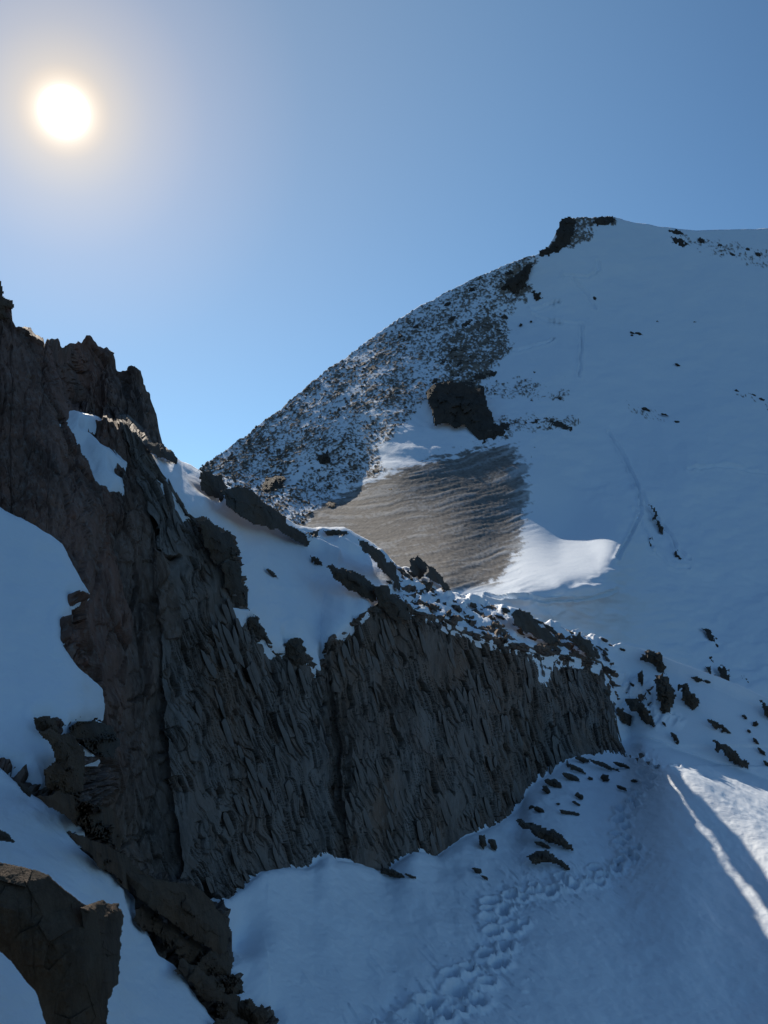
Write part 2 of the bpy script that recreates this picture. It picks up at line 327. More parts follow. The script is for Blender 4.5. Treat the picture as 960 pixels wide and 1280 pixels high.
# ski tracks and old steps on the face, shallow grooves
def line_d(pts, u, v):
    b = np.full(u.shape, 1e9); p = np.array(pts, float)
    for (x0, y0), (x1, y1) in zip(p[:-1], p[1:]):
        ex, ey = x1 - x0, y1 - y0; k = np.clip(((u - x0) * ex + (v - y0) * ey) / (ex * ex + ey * ey), 0, 1)
        b = np.minimum(b, np.hypot(u - x0 - k * ex, v - y0 - k * ey))
    return b
for pts in ([(745, 325), (748, 338), (735, 348), (705, 345)], [(715, 350), (735, 370), (745, 385)], [(666, 392), (690, 402), (728, 405), (724, 470)], [(665, 385), (700, 378)], [(640, 440), (680, 430), (692, 424)],
            [(760, 540), (785, 575), (795, 605), (800, 640), (790, 665), (770, 700)], [(795, 610), (818, 645), (850, 690), (862, 700)], [(815, 690), (835, 705), (860, 712)], [(610, 748), (680, 752), (740, 748), (765, 738)], [(860, 585), (900, 582), (960, 592)], [(790, 640), (806, 660), (812, 690)]):
    d = line_d(pts, U + vn(U / 6, Vv / 6, 5) * 1.5, Vv + vn(U / 6, Vv / 6, 6) * 1.5)
    rel = rel - .42 * np.exp(-(d / 1.5) ** 2) + .30 * np.exp(-((d - 3.0) / 1.5) ** 2)
X = X + NM * rel[..., None]
Xb = with_back(X, 6); keep = np.ones(Xb.shape[:2], bool)
tag(grid_obj('mountain', Xb, keep, m_mount, {'rock': padrow(rockA), 'scree': padrow(screeA)}), kind='structure')
MX = dict(u=u1, top=top, bot=bot, X=X, cov=cov, rockA=rockA)

# ---------------------------------------------------------------- the near ridge: snow outlines (photo tracing) and relief
P_bank = [(-200, 600), (-60, 622), (0, 634), (40, 655), (78, 680), (95, 712), (113, 744), (96, 750), (86, 748), (88, 765), (76, 778), (80, 808), (98, 835), (128, 860), (132, 884), (126, 900), (106, 897), (90, 905), (84, 915), (72, 905), (60, 897), (44, 897),
          (46, 912), (64, 925), (70, 950), (56, 962), (62, 990), (48, 994), (38, 985), (20, 965), (0, 955), (-200, 900)]
P_strip = [(-200, 880), (0, 958), (20, 978), (44, 996), (79, 1017), (106, 1038), (107, 1049), (84, 1041), (98, 1060), (119, 1077), (150, 1103), (170, 1124), (170, 1139), (200, 1197), (222, 1212), (246, 1248), (272, 1284), (320, 1440), (-200, 1440)]
P_shelf = [(197, 566), (212, 566), (224, 574), (238, 580), (262, 596), (300, 612), (345, 640), (372, 656), (390, 660), (430, 658), (470, 680), (520, 705), (565, 733), (600, 744), (680, 770), (800, 812), (890, 842), (960, 874), (1200, 930),
           (1200, 1460), (345, 1460), (334, 1272), (316, 1256), (301, 1228), (284, 1216), (282, 1176), (273, 1124), (300, 1110), (325, 1092), (350, 1083), (380, 1085), (395, 1080), (405, 1066), (420, 1075), (450, 1080), (480, 1088), (500, 1075), (515, 1062), (545, 1070), (580, 1045), (620, 1030), (650, 1010), (660, 986), (680, 970), (710, 950),
           (740, 941), (784, 944), (775, 905), (768, 870), (756, 838), (735, 829), (700, 825), (682, 852), (672, 850), (672, 832), (655, 815), (620, 808), (585, 797), (560, 783), (540, 772), (520, 768), (508, 750), (490, 748), (470, 748), (465, 751), (461, 772), (442, 773), (439, 788), (412, 805), (400, 822), (401, 841), (394, 840), (384, 822), (375, 804), (372, 800), (356, 801),
           (356, 815), (345, 817), (330, 800), (326, 788), (311, 770), (304, 781), (292, 759), (307, 762), (305, 736), (296, 710), (298, 691), (289, 672), (259, 650), (247, 648), (232, 646), (217, 620), (206, 597)]
P_patch = [(84, 512), (110, 518), (130, 524), (102, 538), (116, 546), (127, 554), (140, 562), (154, 576), (152, 582), (140, 580), (140, 590), (152, 598), (156, 614), (144, 618), (131, 621), (124, 605), (119, 587), (112, 570), (105, 554), (88, 542)]
P_bits = [[(598, 874), (610, 873), (613, 879), (600, 880)], [(280, 683), (288, 700), (290, 710), (284, 706), (278, 692)], [(118, 898), (128, 903), (134, 909), (120, 906)], [(86, 921), (106, 934), (124, 948), (112, 947), (94, 936)], [(395, 826), (401, 828), (399, 842), (394, 838)]]

u2 = np.arange(-200, 1121, 1.4); rows = 640
t = np.linspace(0, 1, rows)[:, None]
top2 = SKYL(u2) + vn(u2 / 2.6, u2 * 0, 8) * 1.2 * (u2 < 222)
U = np.repeat(u2[None], rows, 0); Vv = top2 + (1440 - top2) * t
D = nearD(U, Vv)
# the dark gully that cleaves the slab and the fold between the brown wall and the slab
fm = sst(-4, 12, FOOTV(U) - Vv) * sst(-4, 10, Vv - TOPV(U))
gl = 402 + (Vv - 840) * .075 + fbm(U * 0, Vv / 30, 2, 91) * 4
D = D + fm * sst(835, 880, Vv) * .42 * np.exp(-((U - gl - 8) / 7) ** 4) * (D / 18)
ed = 192 + (Vv - 700) * .085 + fbm(U * 0, Vv / 22, 3, 92) * 5
D = D + .16 * sst(-3, 3, ed - U) * sst(560, 760, Vv) * fm
ed2 = 158 + (Vv - 760) * .05 + fbm(U * 0, Vv / 26, 3, 93) * 5
D = D - .18 * sst(-2.5, 2.5, ed2 - U) * sst(600, 760, Vv) * fm
P0 = pts3(U, Vv, D); NB = norms(blur(P0, 3))
px = D / F
def snow_sd(U, Vv):             # signed distance to the snow outlines, in photo pixels
    wU = U + fbm(U / 16, Vv / 16, 3, 101) * 5; wV = Vv + fbm(U / 16, Vv / 16, 3, 111) * 5
    fU = wU + fbm(U / 5, Vv / 5, 2, 121) * 2.0; fV = wV + fbm(U / 5, Vv / 5, 2, 131) * 2.0
    sdA = np.maximum(sdf(P_bank, U * .7 + fU * .3, Vv * .7 + fV * .3), sdf(P_strip, U * .7 + fU * .3, Vv * .7 + fV * .3))
    sdP = sdf(P_patch, U * .6 + fU * .4, Vv * .6 + fV * .4)
    for b_ in P_bits: sdP = np.maximum(sdP, sdf(b_, U, Vv))
    sdS = sdf(P_shelf, U * .6 + fU * .4, Vv * .6 + fV * .4)
    # stony crest between the shelf and the notch: snow only in the hollows
    crest = sst(470, 500, U) * (1 - sst(750, 790, U)) * (Vv < 860)
    low = sst(0, 34, Vv - SKYs(U)) 
    nz = fbm((U * .9 + Vv * .45) / 13, (Vv - U * .42) / 6, 4, 141, .6) * 13 + 4.5 - 4.5 * low
    sdS = np.where(crest > 0, np.minimum(sdS, sdS * (1 - crest) + nz * crest + 0), sdS)
    right = (U > 765) & (Vv < 960) & (Vv > SKYs(U) + 12)
    nz2 = fbm((U * .8 + Vv * .6) / 9, (Vv * .8 - U * .6) / 20, 4, 151, .6)
    rb = sdf([(760, 850), (800, 850), (850, 905), (800, 905), (770, 880)], U, Vv)
    sdS = np.where(right, np.minimum(sdS, 6 - 40 * (nz2 - .12) * sst(-15, 20, rb)), sdS)
    sdAll = np.maximum(np.maximum(sdA, sdP), sdS)
    return sdAll, sdS, sdA, sdP
sdAll, sdS, sdA, sdP = snow_sd(U, Vv); inS = sst(0, 7, sdAll)

def slab_relief(U, V, D):       # flaked slate: long thin plates standing proud or fallen out
    uu = np.arange(-200, 1121.); wpx = np.interp(uu, [-200, 200, 300, 500, 780, 1120], [17, 11, 8.5, 7, 5.5, 5])
    A = np.interp(U, uu, np.cumsum(1 / wpx)); wl = np.interp(U, uu, wpx)
    lean = np.interp(U, [180, 300, 420, 600, 780], [.46, .40, .34, .30, .22])
    wx = fbm(U / 40, V / 70, 3, 201) * 1.6
    a = A - (V - 800) * lean / wl * 1.0 + wx; b = V / (wl * 4.6) + fbm(U / 20, V / 20, 2, 211) * .35
    r1, r2, dx, dy, e = cells(a, b, 220)
    a2 = a * 2.1 + 7; b2 = b * 1.3
    q1, q2, ex, ey, e2 = cells(a2, b2, 240)
    patch = fbm(a / 8, b / 2.2, 3, 251)                 # smooth unbroken areas against flaked ones
    ro = sst(-.32, .0, patch + .08)
    side = .25 + .75 * sst(.08, .25, np.abs(dx)); side2 = .25 + .75 * sst(.08, .25, np.abs(ex))
    saw = (.2 + 1.5 * r2 ** 1.5)
    h = (r1 - .5) * .9 - dx * saw + dy * (q2 - .5) * .2
    h = h * (.10 + .90 * ro) + (.25 * (q1 - .5) - .6 * ex * q2) * (.10 + .75 * ro)
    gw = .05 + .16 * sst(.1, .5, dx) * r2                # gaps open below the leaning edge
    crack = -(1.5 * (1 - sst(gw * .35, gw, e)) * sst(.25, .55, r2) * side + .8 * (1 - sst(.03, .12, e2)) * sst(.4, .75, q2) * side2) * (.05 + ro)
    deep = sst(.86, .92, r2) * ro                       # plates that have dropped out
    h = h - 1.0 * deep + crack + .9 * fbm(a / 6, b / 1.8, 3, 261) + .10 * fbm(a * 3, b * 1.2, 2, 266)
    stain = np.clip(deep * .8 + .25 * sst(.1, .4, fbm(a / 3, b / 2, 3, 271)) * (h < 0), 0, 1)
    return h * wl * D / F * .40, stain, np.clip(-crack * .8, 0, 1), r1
def block_relief(U, V, D, w, l, s=300, lean=.1):
    a = (U - V * lean) / w + fbm(U / w / 3, V / l / 2, 3, s) * .8; b = V / l + fbm(U / w / 2, V / l / 2, 3, s + 1) * .6
    r1, r2, dx, dy, e = cells(a, b, s + 20); q1, q2, ex, ey, e2 = cells(a * 2.3, b * 2.3, s + 40)
    z1, z2, gx_, gy_, e3 = cells(a * 5.3, b * 5.0, s + 50)
    h = (r1 - .5) * 1.1 + dx * (r2 - .5) * 1.6 + dy * (r1 - .4) * 1.2 + .45 * ((q1 - .5) + ex * (q2 - .5) * 1.6 + ey * (q1 - .5)) + .16 * ((z1 - .5) + gx_ * (z2 - .5) * 2)
    cr_ = (1 - sst(.01, .07, e)) * .5 + (1 - sst(.01, .09, e2)) * .28
    h = h - cr_ + .5 * fbm(a * 1.5, b * 1.5, 4, s + 60)
    return h * w * D / F * .5, np.clip(cr_, 0, 1), r1
hs, stain, crk, rr1 = slab_relief(U, Vv, D)
hb, crb, rb1 = block_relief(U, Vv, D, 26, 85)
hv, crv, rv1 = block_relief(U, Vv, D, 14, 46, 400, .28)
hl, crl, rl1 = block_relief(U, Vv, D, 42, 30, 500, -.5)
hw, crw, rw1 = block_relief(U + Vv * .5, Vv - U * .35, D, 16, 7, 600, 0)
slabw = sst(-3, 3, U - ed - 60 * sst(800, 560, Vv) + 20 * (Vv < 560)) * (Vv < FOOTV(U) + 8)
slabtop = (U > 125) & (Vv < 800); slabw = np.where(slabtop, sst(-8, 8, U - (150 + (Vv - 530) * .33 + fbm(U * 0, Vv / 20, 2, 94) * 6)), slabw) * (Vv > TOPV(U) - 3)
tower = 1 - sst(-4, 4, Vv - TOPV(U) + 2); tower = tower * (U < 230)
foot = sst(-6, 6, Vv - FOOTV(U)) * (U < 345)
crestw = ((Vv < TOPV(U)) & (U >= 230)) * 1.0
h = hb * .75; h = h * (1 - slabw) - (D / F) * 14 * slabw
upper = (U < 190) & (Vv < 700) & (tower < .5); h = np.where(upper, h * .4 + hv * .55, h)
h = h * (1 - tower) + hv * 1.15 * tower; h = h * (1 - foot) + hl * 1.1 * foot; h = h * (1 - crestw) + (hw * .9) * crestw
h = h + (D / F) * 9 * fbm(U / 60, Vv / 70, 3, 95) * (1 - inS) * (1 - sst(230, 300, U) * .5)
strip = sst(14, 0, np.abs(Vv - TOPV(U))) * sst(200, 260, U) * (U < 790)      # broken upper edge of the slab
h = h + strip * (D / F) * 7 * fbm(U / 7, Vv / 9, 3, 96)
crest_k = sst(0, 10, Vv - top2); h = h * (.15 + .85 * crest_k)
h_base = h - .10 * (slabw > .9) * 0; XR = P0 + NB * (h_base * (1 - inS))[..., None]
stn = stain * slabw; crack_shade = crk * slabw + (1 - slabw) * (crb * .5)
red = np.clip(.6 * sst(230, 120, U + (Vv - 800) * -.05) * sst(1150, 800, Vv) * (.6 + .4 * rb1) , 0, 1)
brown = np.clip(.75 * (1 - slabw) * (.5 + .5 * rb1) + crestw * .5, 0, 1)
stn = np.maximum(stn, brown)
XRb = with_back(XR, 1.0); att = {'stain': padrow(stn), 'dark': padrow(np.clip(crack_shade, 0, .85)), 'red': padrow(red)}
seen = padrow(sdAll < 9, val=True); BU = padrow(U); BV = padrow(Vv, val=-100.)
def roof(mask, name, kind='structure', label=None, cat=None, grow=True):
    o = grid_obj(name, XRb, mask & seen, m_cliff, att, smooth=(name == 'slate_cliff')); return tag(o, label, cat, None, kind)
tv, fv = TOPV(BU), FOOTV(BU)
isT = (BU < 231) & (BV < tv - 1) | (BV < 0)
def near_(m):                   # one vertex of overlap so that neighbouring pieces share an edge
    k = m.copy(); k[1:] |= m[:-1]; k[:, 1:] |= m[:, :-1]; k[1:, 1:] |= m[:-1, :-1]; return k
regT = isT; regF = (BV >= fv + 2) & ~isT & (BU < 350); regS = (BU >= 196) & (BV >= tv) & (BV < fv + 12) & ~isT & ~regF
regC = (BU >= 231) & (BV < tv) & ~isT; regB = ~(regT | regF | regS | regC)
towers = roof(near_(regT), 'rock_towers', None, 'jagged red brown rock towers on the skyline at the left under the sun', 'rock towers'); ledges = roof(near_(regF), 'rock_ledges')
# the slate cliff gets a finer sheet of its own
u4 = np.arange(118, 800, .8); t4 = np.linspace(0, 1, 480)[:, None]; tp4 = np.maximum(TOPV(u4) - 9, SKYs(u4) + 3); bt4 = FOOTV(u4) + 16
U4 = np.repeat(u4[None], 480, 0); V4 = tp4 + (bt4 - tp4) * t4; D4 = nearD(U4, V4)
fm4 = sst(-4, 12, FOOTV(U4) - V4) * sst(-4, 10, V4 - TOPV(U4)); gl4 = 402 + (V4 - 840) * .075 + fbm(U4 * 0, V4 / 30, 2, 91) * 4
D4 = D4 + fm4 * sst(835, 880, V4) * .42 * np.exp(-((U4 - gl4 - 8) / 7) ** 4) * (D4 / 18)
P4 = pts3(U4, V4, D4); N4 = norms(blur(P4, 5)); h4, st4, ck4, r4 = slab_relief(U4, V4, D4)
h4 = h4 + sst(14, 0, np.abs(V4 - TOPV(U4))) * sst(200, 260, U4) * (D4 / F) * 6 * fbm(U4 / 7, V4 / 9, 3, 96) + (D4 / F) * 9 * fbm(U4 / 60, V4 / 70, 3, 95) * .5
X4 = P4 + N4 * (h4 * sst(0, 6, V4 - tp4) * (1 - .8 * sst(0, 8, snow_sd(U4, V4)[0])))[..., None]
edg = 192 + (V4 - 700) * .085 + fbm(U4 * 0, V4 / 22, 3, 92) * 5
left4 = np.where(V4 < 800, 150 + (V4 - 530) * .33 + fbm(U4 * 0, V4 / 20, 2, 94) * 6, np.maximum(edg, 0))
left4 = np.where((V4 > 700) & (V4 < 800), left4 * (800 - V4) / 100 + edg * (V4 - 700) / 100, left4)
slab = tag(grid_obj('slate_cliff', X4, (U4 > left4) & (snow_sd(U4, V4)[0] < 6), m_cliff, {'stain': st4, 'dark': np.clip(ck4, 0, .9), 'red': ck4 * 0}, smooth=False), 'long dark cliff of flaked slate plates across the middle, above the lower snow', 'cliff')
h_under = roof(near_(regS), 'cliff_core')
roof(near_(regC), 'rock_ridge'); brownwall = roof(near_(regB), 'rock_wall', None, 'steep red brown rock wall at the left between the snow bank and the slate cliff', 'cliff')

# ---------------------------------------------------------------- snow lying on the ridge
topS = np.interp(u2, [-200, 150, 190, 205, 223], [480, 500, 530, 552, 580]); topS = np.where(u2 < 223, topS, SKYs(u2))
Vv = topS + (1440 - topS) * t; sdAll, sdS, sdA, sdP = snow_sd(U, Vv)
def blurh(A, r):
    k = np.exp(-np.linspace(-2, 2, 2 * r + 1) ** 2); k /= k.sum(); B = np.pad(A, [(0, 0), (r, r)], 'edge')
    return sum(w * B[:, i:i + A.shape[1]] for i, w in enumerate(k))
I0 = nearI(U, Vv); P0 = pts3(U, Vv, 1 / I0); px = 1 / I0 / F
I1 = blurh(blur(I0, 6), 10); I2 = blurh(blurh(blur(I0, 10), 18), 18); k = sst(2, 60, sdAll) * sst(560, 640, Vv - (U < 150) * 200) * sst(4, 40, Vv - SKYs(U))
I3 = blurh(I2, 45); k3 = sst(970, 1080, Vv) * sst(360, 440, U) * sst(20, 90, sdAll); I2 = I2 * (1 - k3) + I3 * k3
DS = 1 / (I1 * (1 - k) + I2 * k); PS = pts3(U, Vv, DS)
NS = norms(blur(PS, 5)); upv = np.array([0, 0, 1.]); NS2 = NS * .75 + upv * .45
th = np.clip(sdAll * 1.0, -8, 16); th = np.where(th > 0, 16 * (1 - np.exp(-th / 9)), th)
thick = th * np.minimum(px, np.where((Vv > 935) & (U > 330), .011, .022)) * .85
und = fbm(P0[..., 0] / 1.9, P0[..., 1] / 3.1, 3, 701) * np.where(U > 330, .07, .12) + fbm(P0[..., 0] / .5, P0[..., 1] / .8, 3, 711) * .03
grain = px * .55 * fbm((U + Vv * .3) / 9, (Vv - U * .3) / 5.5, 3, 731)
drift = grain + fbm((U + Vv * .55) / 60, (Vv - U * .55) / 26, 3, 721) * px * np.where(U > 190, 5 * (Vv < 950), 4)
thick = thick * (1 - .55 * sst(460, 500, U) * (1 - sst(750, 790, U)) * (Vv < 860))
snowH = thick + (und + drift) * sst(2, 22, sdAll) - .01
# hollow beside the brown ledge, at the foot of the slab
snowH = snowH - .35 * np.exp(-((U - 305) / 22) ** 2 - ((Vv - 1165) / 34) ** 2)
# wind lips: raised crests that catch the low sun
for pts, hgt, w in (([(275, 636), (300, 651), (340, 673), (385, 697), (420, 714)], 13, 5), ([(420, 690), (450, 700), (478, 728), (495, 745)], 5, 4), ([(470, 700), (500, 728), (560, 752), (640, 780)], 4, 4), ([(585, 751), (640, 768), (690, 784), (760, 806), (840, 837), (900, 858), (960, 884)], 6, 4)):
    d = line_d(pts, U, Vv); snowH = snowH + hgt * px * np.exp(-(d / w) ** 2) * sst(0, 8, sdAll)
# boot prints: a beaten track from the notch down to the lower edge
r3 = np.random.RandomState(5)
path = np.array([(795, 945), (812, 956), (812, 972), (800, 990), (790, 1005), (780, 1022), (776, 1040), (778, 1058), (790, 1072), (775, 1088), (745, 1102), (700, 1114), (650, 1124), (622, 1136), (624, 1156), (622, 1178), (618, 1200), (604, 1222), (590, 1244), (560, 1264), (520, 1284), (470, 1310), (430, 1345)], float)
seg = np.r_[0, np.cumsum(np.hypot(*np.diff(path, axis=0).T))]
s_ = 0; prints = []; k = 0
while s_ < seg[-1]:
    x = np.interp(s_, seg, path[:, 0]); y = np.interp(s_, seg, path[:, 1]); Dk = float(nearD(np.array([x]), np.array([y]))[0]); m1 = F / Dk
    prints.append((x + ((-1) ** k) * .20 * m1 + r3.normal() * .09 * m1, y + r3.normal() * .06 * m1, .165 * m1 * r3.uniform(.8, 1.2), r3.uniform(.10, .17)))
    if r3.rand() < .35: prints.append((x + r3.normal() * .42 * m1, y + r3.normal() * .10 * m1, .13 * m1 * r3.uniform(.7, 1.2), r3.uniform(.04, .11)))
    s_ += .20 * m1 * (1 if (y < 1080 or (1130 < y < 1230)) else 1.15); k += 1
fp = np.zeros(U.shape); wX = U + fbm(U / 6, Vv / 6, 2, 731) * 2.2; wY = Vv + fbm(U / 6, Vv / 6, 2, 741) * 1.6
for x, y, r, dp in prints:
    c0 = int((x - 4 * r + 200) / 1.4); c1 = int((x + 4 * r + 200) / 1.4) + 1
    if c0 < 0 or c1 >= U.shape[1]: continue
    q = np.hypot((wX[:, c0:c1] - x) / r, (wY[:, c0:c1] - y) / (r * .52))
    fp[:, c0:c1] = np.minimum(fp[:, c0:c1], 0) * 1 + np.maximum(fp[:, c0:c1], 0)
    fp[:, c0:c1] += -dp * (1 - sst(.70, 1.05, q)) + .035 * np.exp(-((q - 1.35) / .35) ** 2)
fp = np.clip(fp * 1.9, -.34, .10)
pd = line_d(path, U, Vv) / (F / D); churn = np.exp(-(pd / .45) ** 2)
r1c, r2c, _, _, ec = cells(U / (.12 * F / D) , Vv / (.07 * F / D), 751)
snowH = snowH - .05 * churn + churn * (.045 * fbm(P0[..., 0] / .22, P0[..., 1] / .3, 3, 761)) + churn * .04 * (r1c > .8) * sst(0, .3, ec)
ff = np.exp(-(pd / .9) ** 2) * (r2c > .93) * .035 * sst(0, .25, ec); snowH = snowH + ff
XS = PS + NS2 * snowH[..., None]; XS[..., 2] += fp
XSb = with_back(XS, 1.0); sb = padrow(sdAll > -7); ks = sst(-4, 0, sdAll)
own = np.argmax(np.stack([sdS, sdA, sdP]), 0); own = padrow(own)
BV2 = padrow(Vv, val=-100.); lower = (BV2 > FOOTV(BU) - 14) & (BU > 260) | (BU > 775)
tag(grid_obj('snowfield', XSb, near_((own == 0) & lower) & sb, m_snow), kind='structure')
tag(grid_obj('snow_shelf', XSb, near_((own == 0) & ~lower) & sb, m_snow), kind='structure')
tag(grid_obj('snow_bank', XSb, (own == 1) & sb, m_snow), kind='structure')
tag(grid_obj('snow_patch', XSb, near_(own == 2) & sb, m_snow), kind='structure')

# ---------------------------------------------------------------- looking up the built surfaces
FWD = np.array([0, cp, sp])
def proj_grid(X): return X @ FWD
gS = dict(u0=u2[0], du=1.4, top=topS, bot=np.full(len(u2), 1440.), D=proj_grid(XS), ok=sdAll > 0)
gR = dict(u0=u2[0], du=1.4, top=top2, bot=np.full(len(u2), 1440.), D=proj_grid(XR), ok=np.ones(XR.shape[:2], bool))
def zbuf(X, keep):
    d = X @ FWD; a_ = 480 + F * X[..., 0] / d; b_ = 640 - F * (X[..., 2] * cp - X[..., 1] * sp) / d
    ui = np.round(a_ + 200).astype(int); vi = np.round(b_).astype(int); m = keep & (ui >= 0) & (ui < 1330) & (vi >= 0) & (vi < 1450)
    Z = np.full((1450, 1330), 1e9); np.minimum.at(Z, (vi[m], ui[m]), d[m])
    for _ in range(2):
        E = Z > 1e8; Zp = np.pad(Z, 1, constant_values=1e9)
        nb = np.min([Zp[1 + i:1451 + i, 1 + j:1331 + j] for i in (-1, 0, 1) for j in (-1, 0, 1)], 0); Z = np.where(E, nb, Z)
    return Z
ZN = np.minimum(np.minimum(zbuf(XS, sdAll > -2), zbuf(XR, seen[6:])), zbuf(X4, U4 > left4))
gM = dict(u0=u1[0], du=1.35, top=MX['top'], bot=MX['bot'], D=proj_grid(MX['X']), ok=np.ones(MX['X'].shape[:2], bool))
def look(g, u, v):
    c = np.clip(np.round((u - g['u0']) / g['du']).astype(int), 0, g['D'].shape[1] - 1)
    f = (v - g['top'][c]) / (g['bot'][c] - g['top'][c]); ins = (f >= 0) & (f <= 1)
    r = np.clip(np.round(f * (g['D'].shape[0] - 1)).astype(int), 0, g['D'].shape[0] - 1)
    return g['D'][r, c], ins, g['ok'][r, c]
def surfI(layer, u, v):
    if layer == 'far':
        d, ins, _ = look(gM, u, v); return 1 / d, ins
    z = ZN[np.clip(np.round(v).astype(int), 0, 1449), np.clip(np.round(np.asarray(u) + 200).astype(int), 0, 1329)]
    ok_ = z < 1e8; d2, _, _ = look(gR, u, v); return 1 / np.where(ok_, z, d2), ok_

# ---------------------------------------------------------------- slate plates on the cliff: the largest as parts, the rest as one
uu = np.arange(180, 800.); wlf = np.interp(uu, [180, 200, 300, 500, 780, 800], [11, 11, 9.2, 7.4, 5.6, 5.5])
Acum = np.cumsum(1 / wlf); rp = np.random.RandomState(11); plates = []
for row in range(60):
    v0 = 520 + row * 10.5
    na = int(Acum[-1])
    for i in range(na):
        a_ = i + rp.uniform(-.3, .3) + (row % 4) * .25
        v = v0 + rp.uniform(-7, 7)
        if rp.rand() > .22: continue
        lean = None
        u = float(np.interp(a_, Acum, uu)); lean = float(np.interp(u, [180, 300, 420, 600, 780], [.46, .40, .34, .28, .20])) + rp.normal() * .05
        w = float(np.interp(u, uu, wlf)) * rp.uniform(.40, .95); l = w * rp.uniform(3.0, 6.5)
        if l > 62: l = 62
        tv_, fv_ = float(TOPV(u)), float(FOOTV(u))
        if v - l / 2 < tv_ + 4 or v + l / 2 > fv_ + 12 or u < 192 + (v - 700) * .085 + 5 or (v < 800 and u < 152 + (v - 530) * .33 + 8): continue
        if u - lean * l < 0 or u > 782: continue
        if abs(u - (408 + (v - 840) * .075)) < 10 and v > 835: continue
        plates.append((u, v, w, l, lean))
pl = np.array(plates)
patch_n = fbm(pl[:, 0] / 45, pl[:, 1] / 75, 3, 951)
smoothz = ((pl[:, 0] < 255) & (pl[:, 1] > 690)) | ((pl[:, 0] > 375) & (pl[:, 0] < 405) & (pl[:, 1] > 900)) | (patch_n < -.22)
pl = pl[~smoothz | (rp.rand(len(pl)) < .16)]
K = 9; prof = np.array([(-.18, -.5), (.22, -.46), (.46, -.30), (.52, .05), (.44, .44), (.12, .5), (-.36, .47), (-.50, .20), (-.42, -.28)])
vert_all = []
for (u, v, w, l, lean) in pl:
    o = (prof + rp.uniform(-.10, .10, (K, 2)) * [1, .9]) * [w, l]; o[:, 1] += o[:, 0] * rp.uniform(-1.6, 1.6); o = o * [1 if rp.rand() < .5 else -1, 1]
    du = o[:, 0] + o[:, 1] * lean; dv = o[:, 1]
    g = 6.; I0_ = surfI('near', np.array([u, u + g, u - g, u, u]), np.array([v, v, v, v + g, v - g]))[0]
    Ic = 1 / nearD(np.array([u, u + g, u - g, u, u]), np.array([v, v, v, v + g * 2, v - g * 2]))
    gu = (Ic[1] - Ic[2]) / (2 * g); gv = (Ic[3] - Ic[4]) / (4 * g)
    base = 1 / I0_[0]; m = base / F; lift = m * w * rp.uniform(.12, .42)
    tilt = m * w * rp.normal(0, .16, 2); tilt[0] -= m * w * .12
    pts = []
    for sc, hh in ((1.0, -.9), (1.0, .75), (.88, 1.0)):
        I = 1 / base + gu * du * sc + gv * dv * sc
        P = ray(u + du * sc, v + dv * sc) / I[:, None]
        rd = ray(u, v); rd = rd / np.linalg.norm(rd); n_ = np.array([-rd[0] + .25, -rd[1], -rd[2]])
        h_ = lift * hh + tilt[0] * du / w * 2 + tilt[1] * dv / l * 2
        pts.append(P + n_ * (h_ if np.ndim(h_) else h_)[..., None])
    vert_all.append(np.concatenate(pts))
vert_all = np.array(vert_all); area = pl[:, 2] * pl[:, 3]; order = np.argsort(-area)
tri = []
for k in range(K):
    k2 = (k + 1) % K
    for lv in (0, 1): tri += [(lv * K + k, lv * K + k2, (lv + 1) * K + k2), (lv * K + k, (lv + 1) * K + k2, (lv + 1) * K + k)]
tri += [(2 * K, 2 * K + k, 2 * K + k + 1) for k in range(1, K - 1)]; tri = np.array(tri)
for i in order[:280]:
    V = vert_all[i]; c = V.mean(0)
    link('slate_plate', mesh_from('slate_plate', V - c, tri, m_plate, False), slab, c)
rest = order[280:]; V = vert_all[rest].reshape(-1, 3); T = (tri[None] + (np.arange(len(rest)) * 3 * K)[:, None, None]).reshape(-1, 3)
tag(link('slate_flakes', mesh_from('slate_flakes', V, T, m_plate, False), slab), kind='stuff')
print('plates', len(pl))

